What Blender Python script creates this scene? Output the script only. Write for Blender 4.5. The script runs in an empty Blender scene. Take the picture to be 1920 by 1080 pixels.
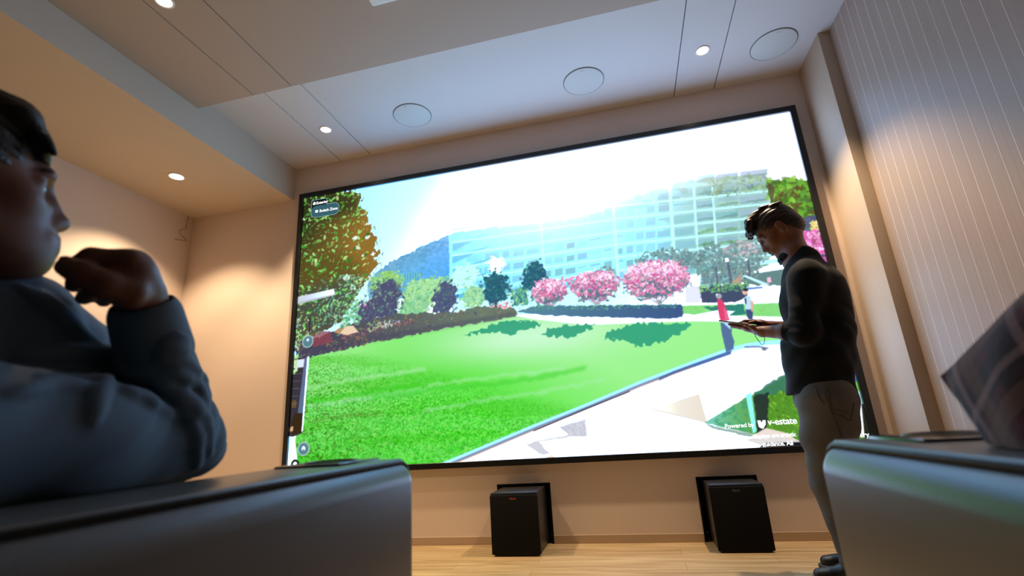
import bpy, bmesh, math, random
import numpy as np
from mathutils import Vector, Matrix, Euler
PI = math.pi
sc = bpy.context.scene
COL = sc.collection

# ---------------------------------------------------------------- helpers
def lin(r, g, b):
    f = lambda c: c/12.92 if c <= .04045 else ((c+.055)/1.055)**2.4
    return (f(r/255), f(g/255), f(b/255), 1)

def tag(o, label=None, cat=None, group=None, kind=None):
    if label: o['label'] = label
    if cat: o['category'] = cat
    if group: o['group'] = group
    if kind: o['kind'] = kind
    return o

def empty(name, loc=(0, 0, 0), rz=0):
    o = bpy.data.objects.new(name, None); COL.objects.link(o)
    o.location = loc; o.rotation_euler = (0, 0, rz); o.empty_display_size = .1
    return o

def link(name, me, mats, parent=None, smooth=None):
    o = bpy.data.objects.new(name, me); COL.objects.link(o)
    if not isinstance(mats, (list, tuple)): mats = [mats]
    for m in mats: me.materials.append(m)
    if parent is not None: o.parent = parent
    if smooth is not None:
        me.polygons.foreach_set('use_smooth', [True]*len(me.polygons))
        if smooth < 180: me.set_sharp_from_angle(angle=math.radians(smooth))
    return o

def obj(name, bm, mats, parent=None, smooth=None):
    me = bpy.data.meshes.new(name); bmesh.ops.recalc_face_normals(bm, faces=bm.faces[:])
    bm.to_mesh(me); bm.free()
    return link(name, me, mats, parent, smooth)

def box(bm, x0, x1, y0, y1, z0, z1, mi=0, bev=0, seg=2):
    r = bmesh.ops.create_cube(bm, size=1)
    vs = r['verts']
    bmesh.ops.scale(bm, vec=(x1-x0, y1-y0, z1-z0), verts=vs)
    bmesh.ops.translate(bm, vec=((x0+x1)/2, (y0+y1)/2, (z0+z1)/2), verts=vs)
    es = set(e for v in vs for e in v.link_edges)
    fs = set(f for v in vs for f in v.link_faces)
    for f in fs: f.material_index = mi
    if bev:
        bmesh.ops.bevel(bm, geom=list(es), offset=bev, segments=seg, affect='EDGES', profile=.5, material=-1)
    return bm

def nb(): return bmesh.new()

def lathe(bm, prof, c=(0, 0, 0), n=48, mi=0):
    """prof: list of (radius, z)"""
    rings = []
    for r, z in prof:
        if r < 1e-6: rings.append([bm.verts.new((c[0], c[1], c[2]+z))])
        else: rings.append([bm.verts.new((c[0]+r*math.cos(2*PI*i/n), c[1]+r*math.sin(2*PI*i/n), c[2]+z)) for i in range(n)])
    for a, b in zip(rings, rings[1:]):
        for i in range(n):
            j = (i+1) % n
            if len(a) == 1 and len(b) == 1: continue
            if len(a) == 1: f = bm.faces.new((a[0], b[i], b[j]))
            elif len(b) == 1: f = bm.faces.new((a[i], a[j], b[0]))
            else: f = bm.faces.new((a[i], a[j], b[j], b[i]))
            f.material_index = mi
    return bm

def tube(bm, pts, r, n=8, closed=False, mi=0):
    pts = [Vector(p) for p in pts]; N = len(pts); rings = []
    rr = r if isinstance(r, (list, tuple)) else [r]*N
    prev = None
    for i, p in enumerate(pts):
        a = pts[(i-1) % N] if (closed or i > 0) else p
        b = pts[(i+1) % N] if (closed or i < N-1) else p
        t = (b-a).normalized()
        if prev is None: u = t.orthogonal().normalized()
        else: u = (prev-t*prev.dot(t)).normalized()
        prev = u; w = t.cross(u)
        rings.append([bm.verts.new(p+(u*math.cos(2*PI*k/n)+w*math.sin(2*PI*k/n))*rr[i]) for k in range(n)])
    M = N if closed else N-1
    for i in range(M):
        a, b = rings[i], rings[(i+1) % N]
        for k in range(n):
            f = bm.faces.new((a[k], a[(k+1) % n], b[(k+1) % n], b[k])); f.material_index = mi
    if not closed:
        bm.faces.new(rings[0][::-1]).material_index = mi; bm.faces.new(rings[-1]).material_index = mi
    return bm

# ---------------------------------------------------------------- materials
def mat(name, col, rough=.6, spec=.5, metal=0, bump=None, var=None, coat=0, sheen=0, sss=0):
    """principled material; bump=(scale, strength), var=(scale, amount, second colour)"""
    m = bpy.data.materials.new(name); m.use_nodes = True
    nt = m.node_tree; b = nt.nodes['Principled BSDF']
    b.inputs['Base Color'].default_value = col
    b.inputs['Roughness'].default_value = rough
    b.inputs['Specular IOR Level'].default_value = spec
    b.inputs['Metallic'].default_value = metal
    b.inputs['Coat Weight'].default_value = coat
    b.inputs['Sheen Weight'].default_value = sheen
    if sss:
        b.inputs['Subsurface Weight'].default_value = sss
        b.inputs['Subsurface Radius'].default_value = (.012, .005, .003)
        b.inputs['Subsurface Scale'].default_value = 1
    tc = nt.nodes.new('ShaderNodeTexCoord')
    if var:
        n = nt.nodes.new('ShaderNodeTexNoise'); n.inputs['Scale'].default_value = var[0]; n.inputs['Detail'].default_value = 4
        nt.links.new(tc.outputs['Object'], n.inputs['Vector'])
        mx = nt.nodes.new('ShaderNodeMix'); mx.data_type = 'RGBA'
        mr = nt.nodes.new('ShaderNodeMapRange'); mr.inputs[1].default_value = .35; mr.inputs[2].default_value = .65; mr.inputs[4].default_value = var[1]
        nt.links.new(n.outputs['Fac'], mr.inputs[0]); nt.links.new(mr.outputs[0], mx.inputs[0])
        mx.inputs[6].default_value = col; mx.inputs[7].default_value = var[2]
        nt.links.new(mx.outputs[2], b.inputs['Base Color'])
    if bump:
        n = nt.nodes.new('ShaderNodeTexNoise'); n.inputs['Scale'].default_value = bump[0]; n.inputs['Detail'].default_value = 3
        nt.links.new(tc.outputs['Object'], n.inputs['Vector'])
        bp = nt.nodes.new('ShaderNodeBump'); bp.inputs['Strength'].default_value = bump[1]; bp.inputs['Distance'].default_value = .002
        nt.links.new(n.outputs['Fac'], bp.inputs['Height']); nt.links.new(bp.outputs[0], b.inputs['Normal'])
    return m

def emis(name, col, strength):
    m = bpy.data.materials.new(name); m.use_nodes = True; nt = m.node_tree
    nt.nodes.remove(nt.nodes['Principled BSDF'])
    e = nt.nodes.new('ShaderNodeEmission'); e.inputs[0].default_value = col; e.inputs[1].default_value = strength
    nt.links.new(e.outputs[0], nt.nodes['Material Output'].inputs[0])
    return m

# ---------------------------------------------------------------- camera
cd = bpy.data.cameras.new('camera'); cam = bpy.data.objects.new('camera', cd); COL.objects.link(cam)
cam.location = (.6063, -3.4206, .7391)
cam.rotation_euler = (1.8483, .06, .2339)
cd.sensor_width = 36; cd.lens = 911.92/1920*36; cd.clip_start = .02
cd.dof.use_dof = True; cd.dof.focus_distance = 3.1; cd.dof.aperture_fstop = 3.2
sc.camera = cam
sc.view_settings.view_transform = 'Standard'; sc.view_settings.look = 'None'
sc.view_settings.exposure = 0; sc.view_settings.gamma = 1
sc.view_settings.use_curve_mapping = False

# ---------------------------------------------------------------- world: no daylight in this room
w = bpy.data.worlds.new('world'); sc.world = w; w.use_nodes = True
w.node_tree.nodes['Background'].inputs[0].default_value = (.02, .018, .015, 1)
w.node_tree.nodes['Background'].inputs[1].default_value = .3

# ---------------------------------------------------------------- room dimensions
ZC, ZL, ZS = 3.095, 3.008, 2.786      # high ceiling, low ceiling, soffit underside
XL, XS, XP, XW = -3.1615, -2.082, 2.090, 2.157
YL, YP, YR = -1.05, -.3844, -6.2
SEAM = [-1.628, -1.335, 1.216, 1.506]

M_wall = mat('beige_wall_panel', lin(224, 205, 191), .55, .3, bump=(500, .08), var=(3, .25, lin(217, 198, 184)))
M_ceil = mat('ceiling_paint', lin(212, 208, 208), .75, .2, bump=(120, .06), var=(1.5, .4, lin(207, 203, 202)))
M_soff = mat('soffit_paint', lin(205, 190, 174), .7, .2, bump=(120, .06))
M_dark = mat('gap_black', lin(20, 18, 17), .9, .1)
M_trimw = mat('pier_laminate', lin(190, 170, 150), .5, .3, bump=(400, .08))

# floor: oak planks running across the room
def floor_mat():
    m = bpy.data.materials.new('oak_planks'); m.use_nodes = True; nt = m.node_tree; N = nt.nodes; L = nt.links
    b = N['Principled BSDF']; b.inputs['Roughness'].default_value = .42; b.inputs['Specular IOR Level'].default_value = .35
    tc = N.new('ShaderNodeTexCoord')
    br = N.new('ShaderNodeTexBrick'); br.offset = .37; br.inputs['Scale'].default_value = 1
    br.inputs['Brick Width'].default_value = 1.25; br.inputs['Row Height'].default_value = .148
    br.inputs['Mortar Size'].default_value = .0012; br.inputs['Mortar Smooth'].default_value = .2; br.inputs['Bias'].default_value = 0
    br.inputs['Color1'].default_value = lin(208, 182, 142); br.inputs['Color2'].default_value = lin(190, 160, 118)
    br.inputs['Mortar'].default_value = lin(140, 112, 78)
    L.new(tc.outputs['Object'], br.inputs['Vector'])
    mp = N.new('ShaderNodeMapping'); mp.inputs['Scale'].default_value = (.9, 14, 1); L.new(tc.outputs['Object'], mp.inputs['Vector'])
    n = N.new('ShaderNodeTexNoise'); n.inputs['Scale'].default_value = 2.2; n.inputs['Detail'].default_value = 6; n.inputs['Distortion'].default_value = .6
    L.new(mp.outputs[0], n.inputs['Vector'])
    cr = N.new('ShaderNodeValToRGB'); cr.color_ramp.elements[0].position = .32; cr.color_ramp.elements[0].color = (.62, .55, .47, 1)
    cr.color_ramp.elements[1].position = .62; cr.color_ramp.elements[1].color = (1.05, 1.04, 1.0, 1)
    L.new(n.outputs['Fac'], cr.inputs[0])
    mx = N.new('ShaderNodeMix'); mx.data_type = 'RGBA'; mx.blend_type = 'MULTIPLY'; mx.inputs[0].default_value = .85
    L.new(br.outputs['Color'], mx.inputs[6]); L.new(cr.outputs[0], mx.inputs[7]); L.new(mx.outputs[2], b.inputs['Base Color'])
    bp = N.new('ShaderNodeBump'); bp.inputs['Strength'].default_value = .15; bp.inputs['Distance'].default_value = .002
    L.new(n.outputs['Fac'], bp.inputs['Height']); L.new(bp.outputs[0], b.inputs['Normal'])
    return m

obj('floor', box(nb(), XL-.1, XW+.1, YR-.1, .25, -.1, 0), floor_mat())['kind'] = 'structure'

# back wall with two openings for the subwoofers
NICHE = [(-.336, .027), (.95, 1.302)]; NZ = .366
bm = nb()
xs = [XL-.1, NICHE[0][0], NICHE[0][1], NICHE[1][0], NICHE[1][1], XP+.2]
box(bm, xs[0], xs[5], 0, .1, NZ, ZC+.1)
for a, b_ in ((0, 1), (2, 3), (4, 5)): box(bm, xs[a], xs[b_], 0, .1, -.05, NZ)
obj('wall_back', bm, M_wall)['kind'] = 'structure'
for i, (a, b_) in enumerate(NICHE):       # black lined openings
    bm = nb(); t = .012
    box(bm, a-.001, a+t, -.004, .30, 0, NZ); box(bm, b_-t, b_+.001, -.004, .30, 0, NZ)
    box(bm, a, b_, -.004, .30, NZ-t, NZ+.001); box(bm, a, b_, .29, .30, 0, NZ)
    o = obj('trim_%d' % (i+4), bm, M_dark); o['kind'] = 'structure'
bm = nb(); box(bm, XL-.1, XL, YR, .1, -.05, ZC+.1)
obj('wall_left', bm, M_wall)['kind'] = 'structure'
obj('wall_rear', box(nb(), XL-.1, XW+.1, YR-.1, YR, -.05, ZC+.1), mat('rear_wall_absorber', lin(46, 42, 40), .9, .1))['kind'] = 'structure'  # unseen behind the camera; charcoal chosen to absorb bounce light

# right wall: fluted panelling, thin raised vertical beads with a pale edge
def flute_mat():
    m = bpy.data.materials.new('fluted_panel'); m.use_nodes = True; nt = m.node_tree; N = nt.nodes; L = nt.links
    b = N['Principled BSDF']; b.inputs['Roughness'].default_value = .45; b.inputs['Specular IOR Level'].default_value = .3
    tc = N.new('ShaderNodeTexCoord'); mp = N.new('ShaderNodeMapping'); mp.inputs['Scale'].default_value = (1, 320, .5)
    L.new(tc.outputs['Object'], mp.inputs['Vector'])
    n = N.new('ShaderNodeTexNoise'); n.inputs['Scale'].default_value = 1; n.inputs['Detail'].default_value = 2; L.new(mp.outputs[0], n.inputs['Vector'])
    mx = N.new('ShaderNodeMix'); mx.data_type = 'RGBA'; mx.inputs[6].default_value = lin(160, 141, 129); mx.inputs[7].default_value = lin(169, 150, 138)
    mr = N.new('ShaderNodeMapRange'); mr.inputs[1].default_value = .35; mr.inputs[2].default_value = .65
    L.new(n.outputs['Fac'], mr.inputs[0]); L.new(mr.outputs[0], mx.inputs[0]); L.new(mx.outputs[2], b.inputs['Base Color'])
    return m
M_flute = flute_mat(); M_bead = mat('pale_bead', lin(226, 212, 202), .4, .4)
bm = nb(); box(bm, XW, XW+.1, YR, YP+.05, -.05, ZC+.1)
y = YP-.09
while y > -5.9:
    box(bm, XW-.0005, XW+.01, y-.0015, y+.0015, 0, ZC, 1)
    y -= .0815
obj('wall_right', bm, [M_flute, M_bead])['kind'] = 'structure'
# pier between screen recess and right wall
obj('trim_1', box(nb(), XP, XW+.1, YP, .1, -.05, ZC+.05, 0, .003, 2), M_trimw, smooth=30)['kind'] = 'structure'

# ceiling: slabs with shadow gaps, the part nearer the seats dropped
bm = nb(); g = .0032
ed = [XS-.02]+SEAM+[XW+.05]
for i in range(5):
    a = ed[i]+(g if i else 0); b_ = ed[i+1]-(g if i < 4 else 0)
    box(bm, a, b_, YL, .05, ZC, ZC+.03)
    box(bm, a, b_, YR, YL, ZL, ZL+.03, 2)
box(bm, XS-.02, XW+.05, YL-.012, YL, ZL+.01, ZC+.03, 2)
box(bm, XS-.05, XW+.1, YR, .1, ZC+.03, ZC+.06, 1)
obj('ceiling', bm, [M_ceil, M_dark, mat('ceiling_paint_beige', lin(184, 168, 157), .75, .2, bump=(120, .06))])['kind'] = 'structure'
obj('trim_2', box(nb(), XL, XS, YR, 0, ZS, ZC+.05), [M_soff])['kind'] = 'structure'

# baseboard
M_base = mat('baseboard_laminate', lin(186, 160, 134), .45, .4)
bm = nb()
for a, b_ in ((XL, NICHE[0][0]-.001), (NICHE[0][1]+.001, NICHE[1][0]-.001), (NICHE[1][1]+.001, XP)):
    box(bm, a, b_, -.013, 0, 0, .05, 0, .003, 2)
obj('baseboard_back', bm, M_base)['kind'] = 'structure'
obj('baseboard_left', box(nb(), XL, XL+.013, YR, -.013, 0, .05, 0, .003), M_base)['kind'] = 'structure'
obj('baseboard_right', box(nb(), XW-.013, XW, YR, YP, 0, .05, 0, .003), M_base)['kind'] = 'structure'

# ---------------------------------------------------------------- ceiling fittings
M_lens = emis('lamp_lens', (1, .86, .66, 1), 9)
M_ring = mat('lamp_ring_white', lin(225, 220, 212), .35, .5)
M_grille = mat('speaker_grille', lin(206, 208, 206), .7, .3, bump=(900, .25))
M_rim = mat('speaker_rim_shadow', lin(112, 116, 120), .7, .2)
def downlight(x, y, z, r, label, watts, size=1.6, blend=.45):
    t = empty('downlight', (x, y, z)); tag(t, label, 'downlight', 'recessed ceiling downlights')
    obj('trim_ring', lathe(nb(), [(r*.76, -.001), (r*.80, -.004), (r*.95, -.005), (r, -.003), (r, .002)]), M_ring, t, 60)
    obj('lens', lathe(nb(), [(r*.78, -.0015), (r*.6, -.004), (0, -.005)]), M_lens, t)
    ld = bpy.data.lights.new('lamp', 'SPOT'); ld.energy = watts; ld.color = (1, .755, .48); ld.spot_size = size; ld.spot_blend = blend; ld.shadow_soft_size = .03
    lo = bpy.data.objects.new('lamp', ld); COL.objects.link(lo); lo.parent = t; lo.location = (0, 0, -.02)
    return t
downlight(-1.481, -.449, ZC, .048, 'lit downlight in the high ceiling near the screen\'s upper left corner', 190)
downlight(1.366, -.449, ZC, .048, 'lit downlight in the high ceiling near the screen\'s upper right corner', 230)
downlight(-2.644, -.658, ZS, .062, 'lit downlight in the dropped soffit over the left corner', 108, 1.92, .5)
downlight(-1.53, -1.815, ZL, .048, 'lit downlight in the near ceiling at the photo\'s top edge', 95)

def ceil_speaker(x, y, r, label):
    t = empty('ceiling_speaker', (x, y, ZC)); tag(t, label, 'ceiling speaker', 'round in-ceiling speakers')
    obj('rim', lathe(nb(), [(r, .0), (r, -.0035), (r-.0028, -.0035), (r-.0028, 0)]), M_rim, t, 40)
    obj('grille', lathe(nb(), [(r-.004, 0), (r-.005, -.005), (r-.012, -.007), (0, -.007)]), M_grille, t, 60)
    bm = nb(); box(bm, -.012, .012, r*-.80-.003, r*-.80+.003, -.0095, -.006, 0, .001)
    obj('badge', bm, M_ring, t)
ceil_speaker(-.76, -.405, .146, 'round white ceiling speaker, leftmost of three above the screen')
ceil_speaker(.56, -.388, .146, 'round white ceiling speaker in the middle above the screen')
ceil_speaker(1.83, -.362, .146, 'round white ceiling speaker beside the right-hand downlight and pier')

# white unit fixed under the near ceiling, mostly above the picture
t = empty('ceiling_air_unit', (-.07, -1.92, ZL)); tag(t, 'white rounded panel unit under the near ceiling at the photo\'s top edge', 'air unit')
M_whp = mat('white_plastic', lin(232, 232, 230), .4, .5)
bm = nb(); box(bm, -.43, .43, -.43, .43, -.028, 0, 0, .012, 3); obj('panel', bm, M_whp, t, 40)
bm = nb(); box(bm, -.26, .26, -.26, .26, -.034, -.027, 0, .003); obj('intake_grille', bm, M_ring, t)
for s in (-1, 1):
    obj('louver', box(nb(), -.28, .28, s*.36-.03, s*.36+.03, -.033, -.027, 0, .003), M_ring, t)
    obj('louver', box(nb(), s*.36-.03, s*.36+.03, -.28, .28, -.033, -.027, 0, .003), M_ring, t)

# thin cable coming down the left corner
bm = nb(); tube(bm, [(XL+.01, -.05, ZS), (XL+.006, -.06, 2.72), (XL+.004, -.055, 2.66), (XL+.012, -.10, 2.64), (XL+.012, -.13, 2.61), (XL+.004, -.09, 2.58), (XL+.004, -.05, 2.57), (XL+.012, -.04, 2.55), (XL+.012, -.10, 2.53), (XL+.004, -.15, 2.525)], .0022, 6)
tag(obj('hanging_cord', bm, mat('grey_cable', lin(120, 100, 82), .6), smooth=180), 'thin curled cable hanging in the left corner below the soffit', 'cord')

# ================================================================ LED wall
SX0, SX1, SZ0, SZ1 = -2.0, 2.0, .4859, 2.8137
BW = .04
WC, HC = 1000, 574
rng = np.random.default_rng(7)
CV = np.zeros((HC, WC, 3), np.float32)
GX, GY = np.meshgrid(np.arange(WC)+.5, np.arange(HC)+.5)
def c3(*c): return np.array(c, np.float32)
def sstep(a, b, x):
    t = np.clip((x-a)/(b-a), 0, 1); return t*t*(3-2*t)
def blur(a, r):
    if r < .5: return a
    k = np.exp(-.5*(np.arange(-int(3*r), int(3*r)+1)/r)**2); k /= k.sum(); n = len(k)//2
    p = np.pad(a, [(n, n), (0, 0)]+[(0, 0)]*(a.ndim-2), mode='edge'); o = sum(k[i]*p[i:i+a.shape[0]] for i in range(len(k)))
    p = np.pad(o, [(0, 0), (n, n)]+[(0, 0)]*(a.ndim-2), mode='edge'); return sum(k[i]*p[:, i:i+a.shape[1]] for i in range(len(k)))
def vnoise(sx, sy, seed):
    r = np.random.default_rng(seed); gx = int(WC/sx)+3; gy = int(HC/sy)+3; g = r.random((gy, gx)).astype(np.float32)
    x = GX/sx; y = GY/sy; i = x.astype(int); j = y.astype(int); fx = x-i; fy = y-j; fx = fx*fx*(3-2*fx); fy = fy*fy*(3-2*fy)
    return (g[j, i]*(1-fx)+g[j, i+1]*fx)*(1-fy)+(g[j+1, i]*(1-fx)+g[j+1, i+1]*fx)*fy
def mask(pts, feather=0, jag=0, js=6, seed=1):
    x = GX; y = GY
    if jag:
        x = x+(vnoise(js, js, seed)-.5)*2*jag; y = y+(vnoise(js, js, seed+9)-.5)*2*jag
    m = np.zeros((HC, WC), np.float32)
    xs_ = [p[0] for p in pts]; ys_ = [p[1] for p in pts]; e = jag+2
    i0, i1 = max(0, int(min(xs_)-e)), min(WC, int(max(xs_)+e)+1); j0, j1 = max(0, int(min(ys_)-e)), min(HC, int(max(ys_)+e)+1)
    if i0 >= i1 or j0 >= j1: return m
    X = x[j0:j1, i0:i1]; Y = y[j0:j1, i0:i1]; acc = 0
    for ox in (-.25, .25):
        for oy in (-.25, .25):
            ins = np.zeros(X.shape, bool)
            for (ax, ay), (bx, by) in zip(pts, pts[1:]+pts[:1]):
                if ay == by: continue
                c = ((ay > Y+oy) != (by > Y+oy)) & (X+ox < (bx-ax)*(Y+oy-ay)/(by-ay)+ax)
                ins ^= c
            acc = acc+ins.astype(np.float32)/4
    m[j0:j1, i0:i1] = acc
    return blur(m, feather) if feather else m
def put(m, col, a=1.0):
    global CV
    m = (m*a)[..., None]; CV = CV*(1-m)+np.asarray(col, np.float32)*m
def poly(pts, col, a=1, **k): put(mask(pts, **k), col, a)
def ell(x, y, rx, ry, ang, col, a=1.0):
    R = max(rx, ry)+1.5
    i0, i1 = max(0, int(x-R)), min(WC, int(x+R)+1); j0, j1 = max(0, int(y-R)), min(HC, int(y+R)+1)
    if i0 >= i1 or j0 >= j1: return
    X = GX[j0:j1, i0:i1]-x; Y = GY[j0:j1, i0:i1]-y; c, s = math.cos(ang), math.sin(ang)
    d = np.sqrt(((X*c+Y*s)/rx)**2+((-X*s+Y*c)/ry)**2)
    m = (np.clip((1.15-d)*min(rx, ry)*1.2, 0, 1)*a)[..., None]
    CV[j0:j1, i0:i1] = CV[j0:j1, i0:i1]*(1-m)+np.asarray(col, np.float32)*m
def inside(m, n):
    w_ = m.ravel().astype(np.float64); w_ /= w_.sum(); q = rng.choice(w_.size, n, p=w_)
    return (q % WC)+rng.random(n), (q//WC)+rng.random(n)
def leaves(m, n, cols, s0, s1, asp=.5, a=1.0, horiz=False):
    x, y = inside(m, n); cols = [c3(*c) for c in cols]
    for k in range(n):
        s = s0+(s1-s0)*rng.random()**2
        ell(x[k], y[k], s, max(.55, s*asp), (rng.random()-.5)*(.9 if horiz else 6.3), cols[rng.integers(len(cols))]+rng.normal(0, 6, 3), a*(.65+.35*rng.random()))
def disc(pts, r, jag=2, js=5, seed=3):
    (x, y), = pts
    return mask([(x+r[0]*math.cos(t*.2618), y+r[1]*math.sin(t*.2618)) for t in range(24)], jag=jag, js=js, seed=seed)
def grad(pa, pb, ca, cb):
    (ax, ay), = pa; (bx, by), = pb; dx, dy = bx-ax, by-ay
    t = np.clip(((GX-ax)*dx+(GY-ay)*dy)/(dx*dx+dy*dy), 0, 1)[..., None]
    return c3(*ca)*(1-t)+c3(*cb)*t

# sky
put(np.ones((HC, WC), np.float32), grad([(156.7,-8.3)], [(361.5,118.9)], (188,240,255), (253,255,255)))
# wooded hill, left blue part and the part fading into glare behind the glass building
h1 = mask([(161.9,217.7),(179.6,199.3),(209.2,180.2),(244.8,168.9),(280.0,156.6),(314.9,146.6),(342.6,139.2),(405.6,142.0),(399.5,280.1),(162.7,251.9)], jag=2.5, js=5)
put(h1, grad([(197.2,176.2)], [(341.3,229.6)], (122,176,212), (72,168,236)))
n1 = vnoise(5, 4, 21)
n1 = blur(n1, 1.2); put(h1*sstep(.5, .75, n1), c3(78,146,196), .5); put(h1*sstep(.45, .2, n1), c3(150,204,226), .4); put(mask([(173.7,207.8),(340.6,173.4),(338.0,272.8),(162.7,251.9)], feather=12)*h1, c3(96,190,240), .45)
h2 = mask([(341.5,140.2),(383.4,138.6),(444.2,141.2),(498.2,140.6),(524.1,149.2),(545.3,145.9),(576.7,143.1),(592.8,135.7),(614.1,127.0),(630.4,135.3),(664.2,128.8),(680.0,121.5),(710.4,114.6),(750.2,107.4),(779.3,104.9),(816.8,106.3),(845.6,100.7),(871.5,111.0),(907.5,111.2),(933.3,116.0),(941.5,123.9),(907.6,303.3),(599.2,323.9),(338.0,272.8)], jag=3, js=8, feather=1.2)
put(h2, grad([(663.6,177.7)], [(898.2,163.3)], (168,246,252), (160,200,190)))
put(h2*sstep(.55, .7, vnoise(14, 7, 5)), grad([(663.6,177.7)], [(898.2,163.3)], (130,232,246), (104,150,128)), .7)
# glass facade: cells between slab lines and mullions
HM = [1.9963056, 0.12447445, -1185.9953, 0.34605025, 1.9387544, -920.12181, 0.00046472895, 0.00050846574, 1.0]      # slanted survey of the picture -> picture grid
def pic(x, y):
    w_ = HM[6]*x+HM[7]*y+HM[8]
    return ((HM[0]*x+HM[1]*y+HM[2])/w_, (HM[3]*x+HM[4]*y+HM[5])/w_)
def fy(k, x): return 385+24*k+(x-1150)*(-.145 if x < 1150 else -.10)
fac = mask([(343.8,139.4),(667.2,145.8),(811.6,139.9),(938.2,141.2),(922.0,267.1),(788.8,287.9),(503.0,292.4),(340.2,273.0)])
put(fac, grad([(370.8,177.8)], [(872.3,210.3)], (120,228,252), (168,216,214)), .65); put(mask([(468.2,191.9),(764.7,193.5),(754.6,263.5),(463.2,272.0)], feather=16)*fac, c3(168,246,253), .6)
cols_x = [846, 872, 905, 938, 958, 985, 1012, 1036, 1058, 1080, 1102, 1128, 1150, 1170, 1190, 1208, 1230, 1258, 1303, 1340, 1385, 1440]
for k in range(-2, 7):
    for a, b_ in zip(cols_x, cols_x[1:]):
        if k < 0 and a < 1200: continue
        u = rng.random(4); t = min(max((a-1200)/200, 0), 1)
        col = (c3(132, 226, 244)+(c3(120, 196, 226)-c3(132, 226, 244))*u[0])*(1-t)+(c3(122, 178, 182)+(c3(170, 190, 222)-c3(122, 178, 182))*u[0])*t
        if a < 905: col = c3(118, 222, 246)
        y0 = .22+.2*u[1]; gap = 4 if u[2] < .7 else 8; hh = .85 if u[3] > .25 else .5
        q = [pic(a+gap*.5, fy(k+y0, a)), pic(b_-gap*.4, fy(k+y0, b_)), pic(b_-gap*.4, fy(k+hh, b_)), pic(a+gap*.5, fy(k+hh, a))]
        put(mask(q), col*(.97-.08*u[2]*(1-t)), .4+.5*u[1])
        if t > .3:
            q = [pic(a+3, fy(k+.80, a)), pic(a+(b_-a)*.5, fy(k+.55, a)), pic(b_-3, fy(k+.5+.2*u[0], b_)), pic(b_-3, fy(k+.84, b_)), pic(a+3, fy(k+.86, a))]
            put(mask(q, jag=1.5), c3(96, 140, 136), .55)
            if u[2] > .55: leaves(mask(q), 26, [(120,190,120),(150,215,140),(100,150,130)], 2, 5, .6, .5)
        if a < 905 and k >= 1:
            put(mask([pic(848, fy(k+.1, 848)), pic(925, fy(k-.3, 925)), pic(848, fy(k+.75, 848))]), c3(86, 196, 238), .6)
    for w_, a in ((3.5, .75),):
        q = [pic(846, fy(k, 846)), pic(1150, fy(k, 1150)), pic(1446, fy(k, 1446)), pic(1446, fy(k, 1446)+w_), pic(1150, fy(k, 1150)+w_), pic(846, fy(k, 846)+w_)]
        put(mask(q), c3(206,251,255), .85 if k >= 0 else .3)
for x in (1013, 1150, 1258, 1303, 1338):
    wd = 4 if x in (1150, 1258) else 2.5
    put(mask([pic(x-wd*.5-4, 350), pic(x+wd-4, 350), pic(x+wd+8, 530), pic(x-wd*.5+8, 530)]), c3(214,252,255), .75)
poly([(340.3,138.9),(344.9,138.4),(342.9,251.7),(338.5,251.2)], c3(150,238,252))
# trees above the building on the right
leaves(mask([(840.1,106.2),(907.7,110.2),(941.2,120.7),(936.6,145.1),(838.5,144.6)]), 130, [(120,160,120),(150,190,140),(110,140,120),(170,205,160)], 2, 6, .6, .7)
# sun glare over hill and building
cx, cy = pic(1035, 395); gl = np.exp(-(((GX-cx)/190)**2+((GY-cy)/75)**2))
put(np.clip(gl*1.15, 0, 1), c3(244,255,255), .85)
cx, cy = pic(1180, 340); gl = np.exp(-(((GX-cx)/190)**2+((GY-cy)/38)**2)); put(np.clip(gl*1.2, 0, 1), c3(255,255,255), .9)
cx, cy = pic(1060, 430); gl = np.exp(-(((GX-cx)/300)**2+((GY-cy)/85)**2)); put(gl*fac, c3(214,253,255), .22)
# green trees far right
g1 = mask([(937.9,124.3),(956.7,130.9),(976.1,129.3),(990.3,135.0),(1012.2,144.2),(1008.8,226.7),(973.1,220.1),(933.0,209.8)], jag=3, js=6)
put(g1, c3(96,148,56)); leaves(g1, 240, [(132,200,64),(110,176,58),(150,214,84),(74,110,44),(98,84,48)], 3, 9, .55, .75)
poly([(937.2,128.4),(947.9,140.8),(938.8,170.2),(935.8,167.7)], c3(96,84,62), .8)
br = mask([(956.1,178.3),(978.6,172.0),(1006.0,181.7),(1000.3,208.7),(969.6,195.7)], jag=5, js=8); put(br*(vnoise(9, 6, 31) > .5), c3(104,84,50), .8)
poly([(958.3,201.8),(1013.1,206.8),(998.0,386.9),(924.9,379.0)], c3(88,92,124), jag=2)
leaves(mask([(959.9,202.1),(1000.3,208.7),(994.0,239.0),(953.8,232.8)]), 40, [(90,130,120),(110,120,140),(100,150,130)], 2, 6, .6, .5)
yf = mask([(986.0,222.1),(994.3,213.6),(1007.9,211.9),(1007.4,237.2),(988.8,232.4)], jag=3); put(yf, c3(196,168,96)); leaves(yf, 70, [(250,236,150),(236,206,120),(170,130,70),(255,250,200)], 2, 4, .6)
pk = mask([(958.7,233.6),(971.6,227.7),(987.2,232.1),(1007.4,233.3),(1007.3,275.4),(986.6,274.3),(963.6,267.2),(957.0,258.6)], jag=4); put(pk, c3(196,112,160)); leaves(pk, 260, [(255,150,216),(255,190,232),(236,96,186),(255,120,205),(170,80,130),(255,225,240)], 2, 4.5, .55)
leaves(mask([(972.3,264.7),(1008.5,269.9),(1006.4,316.2),(985.3,299.5)]), 34, [(236,110,190),(220,90,160),(170,80,140)], 1.5, 4, .6)
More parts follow.
